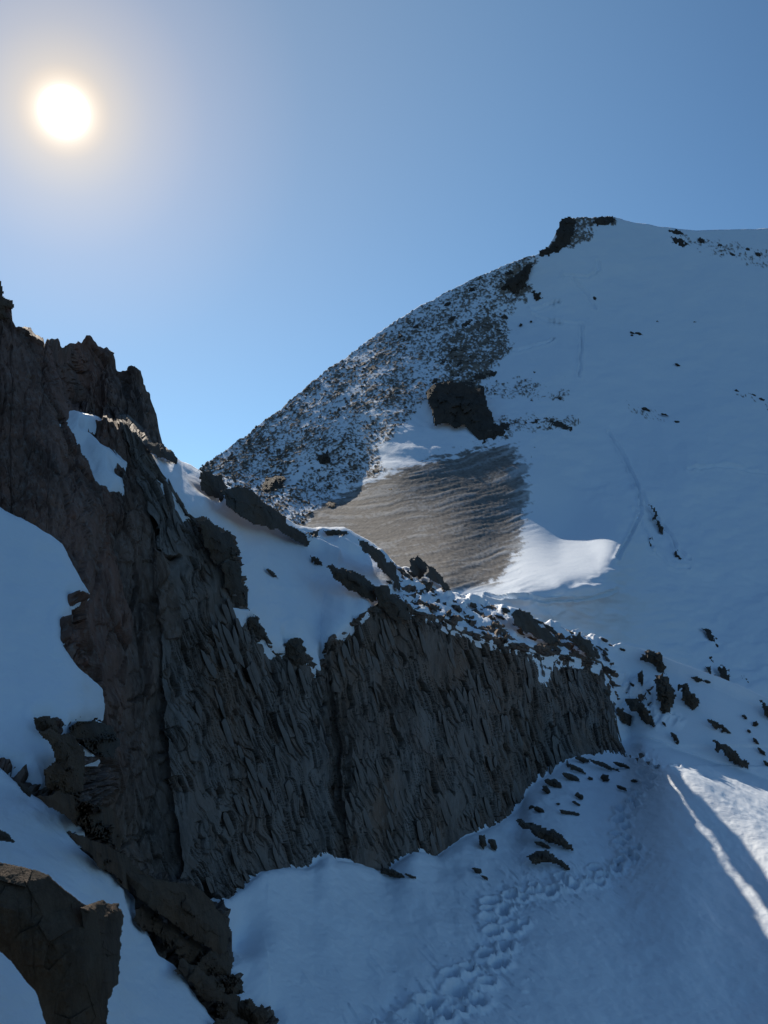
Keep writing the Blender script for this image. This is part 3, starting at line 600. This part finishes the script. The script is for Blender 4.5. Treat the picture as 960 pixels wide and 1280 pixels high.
# ---------------------------------------------------------------- rocks: each a closed lump with its traced outline, facets and cracks
cnt = [0]
def rock(name, label, poly, layer='near', bulk=.6, mat=None, cat='rock', group=None, step=None, k_scale=1.0, cell=.33, jag=.10, lean=.3, facet=1., smooth=False, crack=.16):
    cnt[0] += 1; sd = cnt[0] * 7
    p = np.array(poly, float); x0, y0 = p.min(0); x1, y1 = p.max(0); size = min(x1 - x0, y1 - y0); big = max(x1 - x0, y1 - y0)
    st = step or max(.55, min(1.6, big / 34)); pad = 2 * st
    U, V = np.meshgrid(np.arange(x0 - pad, x1 + pad + st, st), np.arange(y0 - pad, y1 + pad + st, st))
    j = min(jag * max(size, 4), 5); q = max(size * .22, 2.5)
    d = sdf(p, U + fbm(U / q, V / q, 3, sd) * j, V + fbm(U / q + 9, V / q, 3, sd + 3) * j)
    I, ins = surfI(layer, U, V); msk = ins & (d > -2)
    if msk.sum() > 8:
        A = np.stack([np.ones(msk.sum()), U[msk] - x0, V[msk] - y0], 1); co = np.linalg.lstsq(A, I[msk], rcond=None)[0]
        yb = y1; I = co[0] + co[1] * (U - x0) + co[2] * (yb - y0) + co[2] * (.35 if layer == 'near' else .8) * (V - yb)
        Is = np.where(ins, surfI(layer, U, V)[0], 0); I = np.maximum(I, Is)
    else: I = np.full(U.shape, float(np.median(surfI(layer, np.array([(x0 + x1) / 2]), np.array([y1]))[0])))
    D = k_scale / np.clip(I, 1 / 330, .35); Dm = float(np.median(D))
    w = max(size * .30, 1.2); f = 1 - np.exp(-np.clip(d, 0, None) / w)
    cs = max(size * cell, 2.6)
    r1, r2, dx, dy, e = cells((U + V * lean) / cs, (V - U * lean) / cs / 1.3, sd + 11)
    q1, q2, ex, ey, e2 = cells((U + V * lean) / cs * 2.3, (V - U * lean) / cs * 2.0, sd + 31)
    rel = f * (1 + .55 * facet * (r1 - .5) + .8 * facet * (dx * (r2 - .5) + dy * (r1 - .3)) + .22 * (q1 - .5) + .4 * (ex * (q2 - .5) + ey * (q1 - .4)) - crack * facet * (1 - sst(0, .1, e)) + (.25 + .35 * (1 - facet)) * fbm(U / cs * 1.3, V / cs * 1.3, 5, sd + 51))
    rel = rel + f * (.13 * fbm(U / max(size * .08, 3), V / max(size * .06, 3), 4, sd + 61, .6) - .07 * np.abs(fbm(U / max(size * .16, 4), V / max(size * .10, 4), 3, sd + 67)))
    H = bulk * size * Dm / F
    front = D - H * rel + .12 * H * (d < 0); back = D + H * (.5 * f + .02) + .05 * H
    cold = np.where(d < 0, 1., 0.)
    A = pts3(U, V, front); B = pts3(U, V, back)
    keep = d > -st * .75; R_, C_ = U.shape; idx = np.arange(R_ * C_).reshape(R_, C_)
    quad = np.stack([idx[:-1, :-1], idx[1:, :-1], idx[1:, 1:], idx[:-1, 1:]], -1).reshape(-1, 4); quad = quad[keep.ravel()[quad].all(1)]
    if len(quad) < 2: return None
    n = R_ * C_; ed_ = np.concatenate([quad[:, [0, 1]], quad[:, [1, 2]], quad[:, [2, 3]], quad[:, [3, 0]]])
    key = ed_[:, 0] * n + ed_[:, 1]; rev = ed_[:, 1] * n + ed_[:, 0]; bd = ed_[~np.isin(key, rev)]
    side = np.stack([bd[:, 1], bd[:, 0], bd[:, 0] + n, bd[:, 1] + n], 1)
    Fa = np.concatenate([quad, quad[:, ::-1] + n, side]); VV = np.concatenate([A.reshape(-1, 3), B.reshape(-1, 3)])
    us = np.unique(Fa); m = np.zeros(2 * n, int); m[us] = np.arange(len(us)); VV = VV[us]; c = VV.mean(0)
    o = link(name, mesh_from(name, VV - c, m[Fa], mat or m_rock, smooth), None, c)
    return tag(o, label, cat, group)
def slab_poly(x, y, w, h, ang, seed):
    r = np.random.RandomState(seed); n = 11; a = np.linspace(0, 2 * np.pi, n, endpoint=False) + r.uniform(-.2, .2, n); k = r.uniform(.62, 1.15, n)
    px_, py_ = np.cos(a) * k * w / 2, np.sin(a) * k * h / 2; c, s_ = math.cos(math.radians(ang)), math.sin(math.radians(ang))
    return [(x + i * c - j * s_, y + i * s_ + j * c) for i, j in zip(px_, py_)]

# -- foreground rocks, lower left
rock('boulder', 'large dark brown boulder in the lower left corner with snow on both sides', [(-90, 1068), (0, 1080), (24, 1084), (45, 1086), (60, 1091), (79, 1113), (100, 1130), (118, 1140), (126, 1170), (130, 1215), (122, 1250), (126, 1280), (126, 1330), (60, 1330), (57, 1280), (44, 1243), (24, 1218), (0, 1190), (-90, 1140)], bulk=.30, mat=m_brock, cat='boulder', k_scale=.80, cell=.42, jag=.05, step=1.0, facet=.62, crack=0)
rock('rock_block', 'brown knob of rock leaning on the right side of the corner boulder', [(100, 1133), (116, 1129), (127, 1128), (140, 1127), (150, 1131), (157, 1145), (152, 1168), (153, 1190), (149, 1215), (138, 1247), (131, 1280), (128, 1330), (104, 1330), (108, 1260), (112, 1190), (106, 1160)], bulk=.55, mat=m_brock, k_scale=.81, cell=.5, jag=.08, step=1.0, facet=.7, crack=0)
rock('boulder', 'flat topped brown ledge block at the left end of the lower snow', [(140, 1080), (175, 1092), (205, 1102), (245, 1110), (262, 1124), (280, 1150), (284, 1166), (281, 1200), (262, 1182), (240, 1172), (215, 1152), (185, 1136), (168, 1118)], bulk=.4, mat=m_brock, cat='boulder', k_scale=.93, cell=.30, jag=.08, facet=.7, lean=-.5, crack=.04)
for i, (x, y, w, h, a, lb) in enumerate([(188, 1148, 34, 26, 40, 'uppermost angular block in the rubble below the flat topped ledge'), (214, 1166, 40, 28, 35, 'angular block second from the top of the rubble below the ledge'), (240, 1188, 48, 32, 30, 'squarish block in the rubble directly under the right half of the ledge'), (268, 1206, 34, 34, 60, 'upright block at the right side of the rubble, touching the lower snow'),
     (232, 1212, 26, 20, 40, 'small block on the left side of the rubble beside the snow strip'), (262, 1234, 44, 30, 40, 'wide block halfway down the rubble between the two snow slopes'), (290, 1232, 26, 20, 30, 'small light block on the right of the rubble above the bottom edge'), (286, 1258, 46, 30, 42, 'tilted block low in the rubble near the bottom edge'), (314, 1266, 36, 26, 40, 'lowest right block of the rubble at the snow edge'), (296, 1290, 60, 34, 40, 'big block of rubble cut off by the bottom edge')]):
    rock('rubble_block', lb, slab_poly(x, y, w * 1.25, h * 1.25, a, 240 + i), group='angular rubble blocks below the ledge', bulk=.5, mat=m_brock, cell=.42, jag=.10, k_scale=.965)
rock('rock', 'small brown rock standing in the snow bank, topmost of the left ledge group', [(42, 898), (58, 894), (70, 900), (73, 914), (62, 918), (48, 912)], mat=m_brock, k_scale=.985)
rock('rock_block', 'stacked grey brown block with vertical cracks beside the left snow bank', [(50, 912), (72, 914), (92, 920), (104, 932), (107, 958), (104, 985), (100, 1000), (84, 996), (70, 990), (58, 984), (56, 962), (70, 950), (64, 930)], bulk=.5, mat=m_brock, k_scale=.975, cell=.36)
rock('rock_block', 'rounded dark block beside the thin snow streak, right of the stacked grey brown block', [(86, 912), (98, 902), (120, 900), (142, 908), (150, 930), (142, 948), (124, 946), (106, 932), (92, 922)], bulk=.5, mat=m_rock, k_scale=.98)
rock('rock_ledge', 'low slanting rock ledge running down along the upper rim of the left snow strip', [(44, 994), (70, 992), (100, 1000), (140, 1010), (152, 1040), (150, 1060), (125, 1048), (107, 1040), (79, 1018), (56, 1004)], bulk=.35, mat=m_brock, k_scale=.975, cell=.22, facet=.7, cat='rock ledge')
rock('rock_ledge', 'long slanting ledge of layered rock above the boulder in the corner', [(84, 1041), (107, 1048), (135, 1055), (160, 1072), (178, 1090), (200, 1100), (190, 1116), (170, 1122), (150, 1102), (120, 1076), (98, 1058)], bulk=.4, mat=m_brock, k_scale=.96, cell=.22, facet=.7, cat='rock ledge')
rock('rock', 'small dark rock tip in the left snow above the corner boulder', [(-20, 1030), (0, 1036), (14, 1044), (20, 1053), (8, 1052), (-20, 1046)], mat=m_rock, k_scale=.97)
rock('rock', 'small pointed dark rock at the lower tip of the left snow bank', [(20, 976), (30, 980), (40, 990), (38, 996), (28, 990)], mat=m_rock, k_scale=.98)

# -- rocks along the crest of the near ridge
G = 'dark rocks along the crest of the near ridge'
rock('rock_spire', 'red brown stub of a pinnacle cut off by the left edge, highest on the ridge', [(-40, 340), (0, 342), (2, 350), (3, 372), (14, 374), (14, 385), (8, 390), (12, 400), (-40, 400)], bulk=.5, mat=m_brock, cat='rock spire')
rock('rock_hump', 'smooth dark hump at the right foot of the rock towers, above the snow shelf', [(184, 552), (203, 556), (214, 562), (222, 572), (222, 580), (205, 573), (190, 568)], mat=m_rock)
crest_rocks = [
 ('rock', 'blunt dark rock at the upper end of the snow shelf, first of the crest rocks', [(249, 590), (262, 588), (276, 594), (281, 604), (284, 614), (276, 626), (262, 622), (252, 610)]),
 ('rock_rib', 'long dark rock rib behind the snow shelf with a small snow pocket on it', [(276, 613), (292, 611), (308, 612), (322, 620), (338, 632), (352, 645), (368, 660), (386, 666), (400, 662), (398, 672), (384, 680), (366, 672), (344, 662), (322, 654), (300, 646), (284, 634)]),
 ('rock', 'flat dark rock in the snow where the crest meets the scree fan', [(404, 664), (418, 662), (434, 664), (436, 668), (420, 669), (408, 669)]),
 ('rock_rib', 'dark rib of broken rocks running down from the crest between two snow hollows', [(446, 674), (456, 678), (470, 684), (482, 696), (494, 708), (500, 724), (502, 738), (492, 732), (480, 716), (466, 700), (452, 688)]),
 ('rock', 'upright dark block on the crest in front of the scree fan, left of two', [(512, 700), (522, 696), (532, 702), (534, 714), (526, 724), (514, 716)]),
 ('rock', 'leaning dark block on the crest in front of the scree fan, right of two', [(534, 704), (544, 712), (556, 726), (564, 738), (554, 738), (542, 728), (534, 720)]),
 ('rock_rib', 'dark rock band that breaks the right side of the snow shelf', [(408, 708), (424, 708), (442, 712), (458, 724), (470, 738), (472, 754), (458, 748), (444, 740), (430, 730), (418, 722)]),
 ('rock', 'tall dark rock above the slate cliff at the right tip of the snow shelf', [(468, 734), (480, 730), (494, 742), (508, 752), (512, 772), (500, 778), (486, 770), (474, 756)]),
 ('rock', 'small dark stone lying alone in the middle of the snow shelf', [(333, 711), (338, 711), (344, 717), (347, 723), (341, 721)]),
 ('rock', 'small dark stone near the lit upper rim of the snow shelf', [(388, 695), (398, 698), (404, 706), (396, 706), (389, 701)]),
 ('rock_block', 'large angular dark block leaning out over the slate cliff beside the snow shelf', [(247, 650), (262, 650), (276, 660), (290, 672), (299, 692), (285, 698), (275, 706), (264, 700), (254, 680)]),
 ('rock_block', 'tall dark block below the leaning block, edge of the slate cliff beside the snow shelf', [(276, 704), (286, 702), (296, 698), (302, 720), (308, 742), (306, 760), (294, 756), (282, 732)]),
 ('rock', 'jagged dark tooth on the cliff edge below the snow shelf, left of the gully', [(310, 772), (318, 768), (328, 780), (334, 792), (340, 806), (326, 802), (314, 790)]),
 ('rock', 'rounded dark tooth on the cliff edge directly left of the gully head', [(356, 801), (368, 798), (378, 802), (384, 818), (386, 830), (372, 832), (360, 820)]),
 ('rock_rib', 'wide dark rock lump on the ridge above the right half of the slate cliff', [(636, 768), (648, 762), (660, 762), (668, 772), (680, 782), (694, 794), (706, 810), (690, 806), (670, 796), (650, 784)]),
 ('rock', 'dark rock block on the ridge between the wide lump and the cliff end', [(714, 792), (726, 792), (738, 802), (746, 818), (742, 826), (730, 814), (718, 804)]),
 ('rock', 'dark curved rock under the thin lit snow line, right of the cliff end', [(800, 818), (812, 812), (824, 816), (830, 828), (833, 843), (822, 838), (812, 828), (802, 824)]),
 ('rock_block', 'tall dark rock in the snow slope right of the cliff end, tallest there', [(817, 846), (828, 841), (836, 848), (843, 862), (842, 878), (838, 892), (828, 890), (822, 876), (820, 862)]),
 ('rock', 'dark rounded rock immediately right of the tallest slope rock', [(848, 856), (858, 855), (868, 868), (873, 880), (866, 888), (856, 878), (850, 866)]),
 ('rock', 'narrow dark rock standing in the slope between the cliff end and the tallest slope rock', [(797, 842), (803, 838), (805, 850), (803, 858), (797, 850)]),
 ('rock_rib', 'long slanting line of dark rock on the slope just right of the cliff end', [(780, 872), (790, 873), (804, 882), (816, 898), (822, 909), (812, 906), (798, 894), (786, 884)]),
 ('rock', 'dark rock touching the right end of the slate cliff', [(770, 884), (780, 886), (790, 896), (788, 906), (778, 904), (772, 896)]),
 ('rock', 'small slanting dark rock below the rounded slope rock', [(838, 914), (844, 918), (850, 928), (846, 930), (840, 922)]),
 ('rock_rib', 'long slanting dark rock above the sunlit snow band at the right', [(892, 926), (906, 931), (922, 942), (938, 956), (936, 963), (920, 956), (906, 944), (896, 936)]),
 ('rock', 'dark rock cut off by the right edge where the ridge line leaves the picture', [(950, 876), (962, 880), (985, 890), (985, 905), (966, 902), (954, 892)]),
 ('rock', 'thin dark rock in the ridge slope above the long slanting rock', [(884, 898), (896, 902), (908, 910), (916, 917), (904, 914), (890, 906)]),
 ('rock', 'low dark rock on the far side of the lit ridge line at the right', [(863, 846), (872, 846), (880, 851), (872, 853)]),
]
for nm_, lb, pg in crest_rocks: rock(nm_, lb, pg, group=G, bulk=.36, cell=.20, jag=.20)
for i, (x, y, w, h, a, lb) in enumerate([(931, 896, 9, 5, 40, 'topmost small dark rock in the column of rocks near the right edge'), (944, 905, 8, 9, 60, 'upright small rock, second from the top near the right edge'), (936, 914, 6, 5, 30, 'tiny dark rock left of the upright one near the right edge'),
     (944, 926, 12, 5, 50, 'slanting small rock halfway down the column near the right edge'), (953, 940, 14, 6, 45, 'slanting dark rock near the foot of the column at the right edge'), (958, 954, 10, 6, 40, 'lowest dark rock at the right edge, above the sunlit band'),
     (760, 866, 12, 6, 50, 'small rock on the corner where the cliff end meets the slope'), (790, 856, 10, 4, 45, 'small rock in the slope above the slanting rock line'), (812, 866, 8, 3, 50, 'thin rock left of the tallest slope rock'), (884, 840 + 12, 10, 4, 25, 'thin rock on the lit ridge line toward the right'),
     (756, 800, 12, 4, 25, 'thin rock under the lit snow line above the cliff end'), (778, 812, 10, 4, 25, 'thin rock under the lit snow line, farther right than the cliff end'), (830, 905, 8, 3, 45, 'thin rock on the slope below the tallest rock')]):
    rock('rock', lb, slab_poly(x, y, w, h, a, 40 + i), group=G)
# crest litter between the shelf and the notch: many angular stones
rc = np.random.RandomState(77); n = 0
for i in range(400):
    u = rc.uniform(470, 762); sk = float(SKYs(u)); tv_ = float(TOPV(u)); v = sk + (tv_ - sk) * rc.uniform(.02, .98)
    if fbm(np.array([u / 22.]), np.array([(v - .35 * u) / 11.]), 3, 801)[0] < .02 or n > 54: continue
    w = 5 + 12 * rc.rand() ** 1.6; h = w * rc.uniform(.3, .55)
    if rock('crest_stone', ('small' if w < 8.5 else 'mid sized' if w < 13 else 'large') + ' angular stone in the snowy litter ' + ('beside the snow shelf tip', 'above the middle of the slate cliff', 'above the right part of the slate cliff', 'near the right end of the slate cliff')[int((u - 470) / 73.1)],
            slab_poly(u, v, w, h, rc.uniform(15, 50), 900 + i), group='angular stones littering the ridge above the slate cliff'): n += 1

# -- rocks in the snow at the foot of the slate cliff
G = 'dark rocks sticking out of the snow below the slate cliff'
rock('rock_rib', 'long dark rock rib on the lower snow, biggest below the cliff', [(640, 1025), (652, 1025), (670, 1031), (690, 1038), (702, 1044), (706, 1050), (716, 1056), (718, 1062), (704, 1060), (690, 1054), (672, 1046), (654, 1034)], group=G)
rock('rock', 'wide dark rock with a thin tail, lowest on the snow below the cliff', [(658, 1071), (668, 1064), (684, 1062), (692, 1068), (700, 1076), (718, 1086), (708, 1087), (692, 1078), (678, 1078), (666, 1080)], group=G)
foot = [(678, 1056, 24, 7, 25, 'slim dark rock between the long rib and the wide low rock'), (603, 1052, 10, 22, -8, 'upright dark shard at the cliff foot, left of a pair'), (617, 1056, 10, 17, -35, 'leaning dark shard at the cliff foot, right of a pair'), (597, 1088, 18, 8, 25, 'small rock alone on the snow below the pair of shards'),
    (606, 1097, 12, 4, 30, 'tiny flat rock under the small lone rock below the shards'), (490, 1092, 34, 12, 22, 'dark slanting rock at the foot of the cliff middle, left of all the foot rocks'), (513, 1095, 18, 4, 20, 'thin dark sliver right of the slanting rock at the cliff middle'),
    (753, 956, 46, 8, 20, 'longest of the dark rocks under the right end of the cliff'), (776, 956, 26, 7, 18, 'dark rock at the very tip of the cliff foot beside the foot track'), (728, 950, 18, 7, 15, 'small rock tucked under the cliff edge near its right end'), (716, 958, 16, 5, 20, 'thin rock just below the tucked rock'),
    (722, 962, 24, 6, 20, 'flat rock in the upper rock cluster under the cliff'), (715, 972, 28, 8, 22, 'broad dark rock in the middle of the upper rock cluster'), (756, 972, 14, 10, 30, 'chunky rock right of the upper rock cluster'), (692, 979, 24, 10, 25, 'dark rock at the cliff edge, left of the broad rock'),
    (683, 987, 14, 9, 35, 'rounded rock hugging the cliff edge above the lone slab'), (724, 995, 16, 8, 35, 'pointed rock alone in the snow between cluster and slab'), (720, 1004, 14, 4, 20, 'thin rock with an arched top below the pointed rock'), (711, 1016, 25, 6, 10, 'flat lone slab in the snow above the long rib'),
    (674, 1012, 16, 9, 20, 'squat dark rock by the cliff edge left of the flat lone slab'), (664, 1009, 7, 6, 0, 'tiny rock next to the squat dark rock'), (778, 985, 18, 5, 22, 'thin rock low in the row toward the foot track'), (792, 976, 9, 4, 5, 'tiny rock nearest to the foot track'), (738, 973, 8, 4, 10, 'tiny rock between the broad rock and the chunky rock'), (698, 1005, 6, 3, 10, 'tiny rock above the flat lone slab')]
for i, (x, y, w, h, a, lb) in enumerate(foot): rock('rock', lb, slab_poly(x, y, w, h, a, 140 + i), group=G)

# -- rocks on the far mountain
G = 'dark outcrops on the far mountain'
far = [
 ('crag', 'big dark crag with an overhanging face in the middle of the far mountain', [(532, 492), (545, 482), (562, 478), (585, 480), (604, 486), (606, 500), (612, 514), (614, 532), (608, 548), (598, 550), (588, 540), (578, 530), (570, 536), (560, 530), (545, 531), (541, 512)]),
 ('crag', 'low dark crag right below the big crag on the far mountain', [(598, 538), (612, 532), (625, 530), (638, 528), (640, 542), (630, 546), (616, 548), (602, 552)]),
 ('rock_band', 'thin dark rock band on the snow right of the big crag', [(664, 528), (678, 524), (692, 525), (706, 530), (717, 534), (714, 541), (700, 536), (684, 534), (670, 533)]),
 ('summit_rock', 'dark rock tower forming the left corner of the summit', [(690, 306), (696, 290), (703, 275), (714, 272), (722, 277), (718, 290), (712, 300), (702, 310), (690, 316)]),
 ('summit_rock', 'flat dark rock cap on the highest point of the summit', [(738, 276), (750, 271), (766, 270), (769, 278), (758, 282), (744, 281)]),
 ('summit_rock', 'dark stepped rocks on the steep left shoulder under the summit', [(672, 317), (682, 308), (694, 304), (698, 312), (688, 318), (676, 320)]),
 ('rock', 'dark slanting rock in the snow right of the summit', [(838, 296), (850, 298), (860, 305), (854, 308), (844, 304)]),
 ('rock', 'small dark rock on the skyline right of the summit', [(834, 288), (846, 287), (856, 292), (846, 294)]),
 ('rock', 'tiny dark rock at the right of the skyline snow', [(872, 298), (878, 297), (882, 303), (875, 304)]),
 ('boulder', 'dark boulder at the left foot of the far slope, above the crest rocks', [(324, 612), (330, 603), (342, 596), (354, 594), (359, 600), (352, 608), (338, 618), (328, 622)]),
 ('boulder', 'small boulder at the top of the bright snow runnel on the far slope', [(398, 572), (404, 564), (411, 562), (414, 572), (408, 582), (400, 580)]),
 ('rock', 'dark rock in the snow between crag and bowl, alone', [(656, 559), (662, 557), (670, 559), (668, 564), (658, 564)]),
 ('rock', 'tiny rock just under the lone dark rock above the bowl', [(660, 568), (665, 568), (664, 572), (660, 571)]),
 ('rock_band', 'upper dark rock step of the shoulder below the summit', [(626, 360), (642, 345), (656, 332), (670, 330), (664, 342), (654, 350), (660, 360), (648, 368), (636, 366)]),
 ('rock_band', 'small dark rock step on the snow edge below the upper step', [(664, 366), (674, 364), (678, 374), (668, 376)]),
 ('rock_shard', 'thin dark shard, upper end of the sloping rock line right of the bowl', [(813, 633), (816, 634), (821, 644), (824, 651), (829, 657), (829, 666), (832, 671), (830, 673), (826, 664), (823, 661), (821, 656), (819, 648)]),
 ('rock_shard', 'upright dark shard right of the bowl, left of the lowest one', [(811, 672), (816, 672), (816, 680), (818, 688), (815, 687), (812, 680)]),
 ('rock_shard', 'lowest dark shard right of the bowl with a groove curling from its foot', [(845, 687), (847, 688), (848, 695), (854, 700), (848, 699), (844, 695)]),
 ('outcrop', 'narrow top of the dark outcrop beyond the ridge, right side', [(879, 786), (887, 788), (894, 797), (902, 806), (909, 820), (903, 817), (895, 806), (887, 798)]),
 ('outcrop', 'small block on the left of the dark outcrop beyond the ridge', [(885, 812), (892, 813), (895, 822), (893, 830), (886, 828)]),
 ('outcrop', 'small step on the right of the dark outcrop beyond the ridge', [(897, 818), (904, 818), (909, 826), (901, 826)]),
 ('outcrop', 'lower left leg of the dark outcrop beyond the ridge', [(881, 833), (888, 834), (893, 846), (897, 858), (890, 858), (885, 846)]),
 ('outcrop', 'lower right leg of the dark outcrop beyond the ridge, its largest piece', [(897, 834), (908, 832), (911, 846), (911, 860), (906, 868), (899, 862), (897, 850), (902, 844)]),
 ('outcrop', 'thin sliver up slope of the dark outcrop beyond the ridge', [(862, 771), (868, 774), (876, 781), (870, 780)]),
 ('outcrop', 'thin arched rock in the snow right of the dark outcrop', [(927, 846), (936, 848), (944, 853), (950, 860), (940, 857), (932, 852)]),
 ('outcrop', 'low rock at the foot of the dark outcrop beside the lit ridge line', [(909, 866), (918, 867), (927, 873), (916, 873)]),
]
for nm_, lb, pg in far: rock(nm_, lb, pg, 'far', group=G, mat=m_crag, bulk=.20, cell=.12 if 'big dark crag' in lb else .16, jag=.34, facet=1.5)
rb_ = np.random.RandomState(31); n = 0
bx, by = rb_.uniform(530, 680, 900), rb_.uniform(325, 505, 900)
inb = (np.maximum(sdf(band, bx, by), sdf(band2, bx, by)) > 2) & (fbm(bx / 22, by / 12, 2, 915) > -.05)
for x, y in zip(bx[inb][:42], by[inb][:42]):
    w = 6 + 15 * rb_.rand() ** 1.5
    rock('rock', ('big' if w > 14 else 'small') + (' dark rock on the shoulder right below the summit' if y < 385 else ' dark rock in the broken rocky belt above the big crag'), slab_poly(x, y, w, w * rb_.uniform(.35, .6), rb_.uniform(-45, 10), 500 + n), 'far', group='dark rocks of the broken belt on the far mountain', mat=m_crag, bulk=.3, jag=.3); n += 1
rf = np.random.RandomState(3)
bits = [(800, 418, 14, 4, 20), (790, 416, 7, 3, 20), (743, 373, 5, 5, 0), (822, 402, 6, 3, 10), (847, 456, 8, 3, 25), (790, 339 + 80, 5, 3, 0), (704, 470, 6, 4, 0), (668, 466, 5, 3, 0), (780, 508, 12, 4, 15), (808, 512, 12, 5, 15), (830, 518, 10, 3, 15), (846, 527, 8, 3, 15), (922, 489, 8, 4, 25), (940, 493, 12, 3, 20), (952, 499, 9, 4, 25), (700, 498, 6, 3, 5), (868, 403, 6, 3, 0), (651, 406, 4, 4, 0), (664, 402, 4, 3, 0), (870, 420, 5, 3, 0), (945, 384, 4, 3, 0), (470, 588, 9, 6, 0), (414, 630, 14, 8, 10), (488, 612, 6, 4, 0), (500, 420, 8, 5, -30), (455, 455, 8, 5, -30), (560, 380, 10, 5, -30), (590, 362, 9, 5, -20), (520, 408, 8, 5, -30), (430, 560, 7, 4, -20), (372, 578, 8, 5, -20), (565, 398, 12, 6, -30), (948, 318, 10, 4, 20), (935, 312, 8, 4, 20), (900, 306, 7, 3, 20), (915, 318, 8, 3, 20)]
for i, (x, y, w, h, a) in enumerate(bits):
    rock('rock', ('small dark rock on the snow right of the summit' if y < 350 and x > 880 else 'small dark stone on the far left flank of loose rocks' if x < 600 else 'small dark rock in the short row at the right edge of the face' if x > 915 else 'small dark rock dotting the upper snow face' if y < 470 else 'small dark rock in the faint row across the lower snow face'), slab_poly(x, y, w, h, a, 400 + i), 'far', group='small scattered rocks on the far mountain', mat=m_crag, step=.6)

# ---------------------------------------------------------------- countless loose stones on the far flank
rs = np.random.RandomState(21); Xm_ = MX['X']; Rm, Cm = Xm_.shape[:2]; cand = np.argwhere((MX['rockA'] > .6)); cand = cand[rs.rand(len(cand)) < 5000 / len(cand)]
P = Xm_[cand[:, 0], cand[:, 1]]; n = len(P); r = .07 + .36 * rs.rand(n) ** 5
oc = np.array([(1, 0, 0), (-1, 0, 0), (0, 1, 0), (0, -1, 0), (0, 0, 1), (0, 0, -.6)]); ot = np.array([(0, 2, 4), (2, 1, 4), (1, 3, 4), (3, 0, 4), (2, 0, 5), (1, 2, 5), (3, 1, 5), (0, 3, 5)])
V = oc[None] * r[:, None, None] * rs.uniform(.5, 1.35, (n, 6, 3)) + rs.uniform(-.2, .2, (n, 6, 3)) * r[:, None, None] + P[:, None] + np.array([0, 0, .05])
T = (ot[None] + (np.arange(n) * 6)[:, None, None]).reshape(-1, 3)
tag(link('loose_stones', mesh_from('loose_stones', V.reshape(-1, 3), T, m_far, False)), 'countless loose stones scattered over the far mountain flank', 'stones', kind='stuff')
print('rocks', cnt[0], 'stones', n)
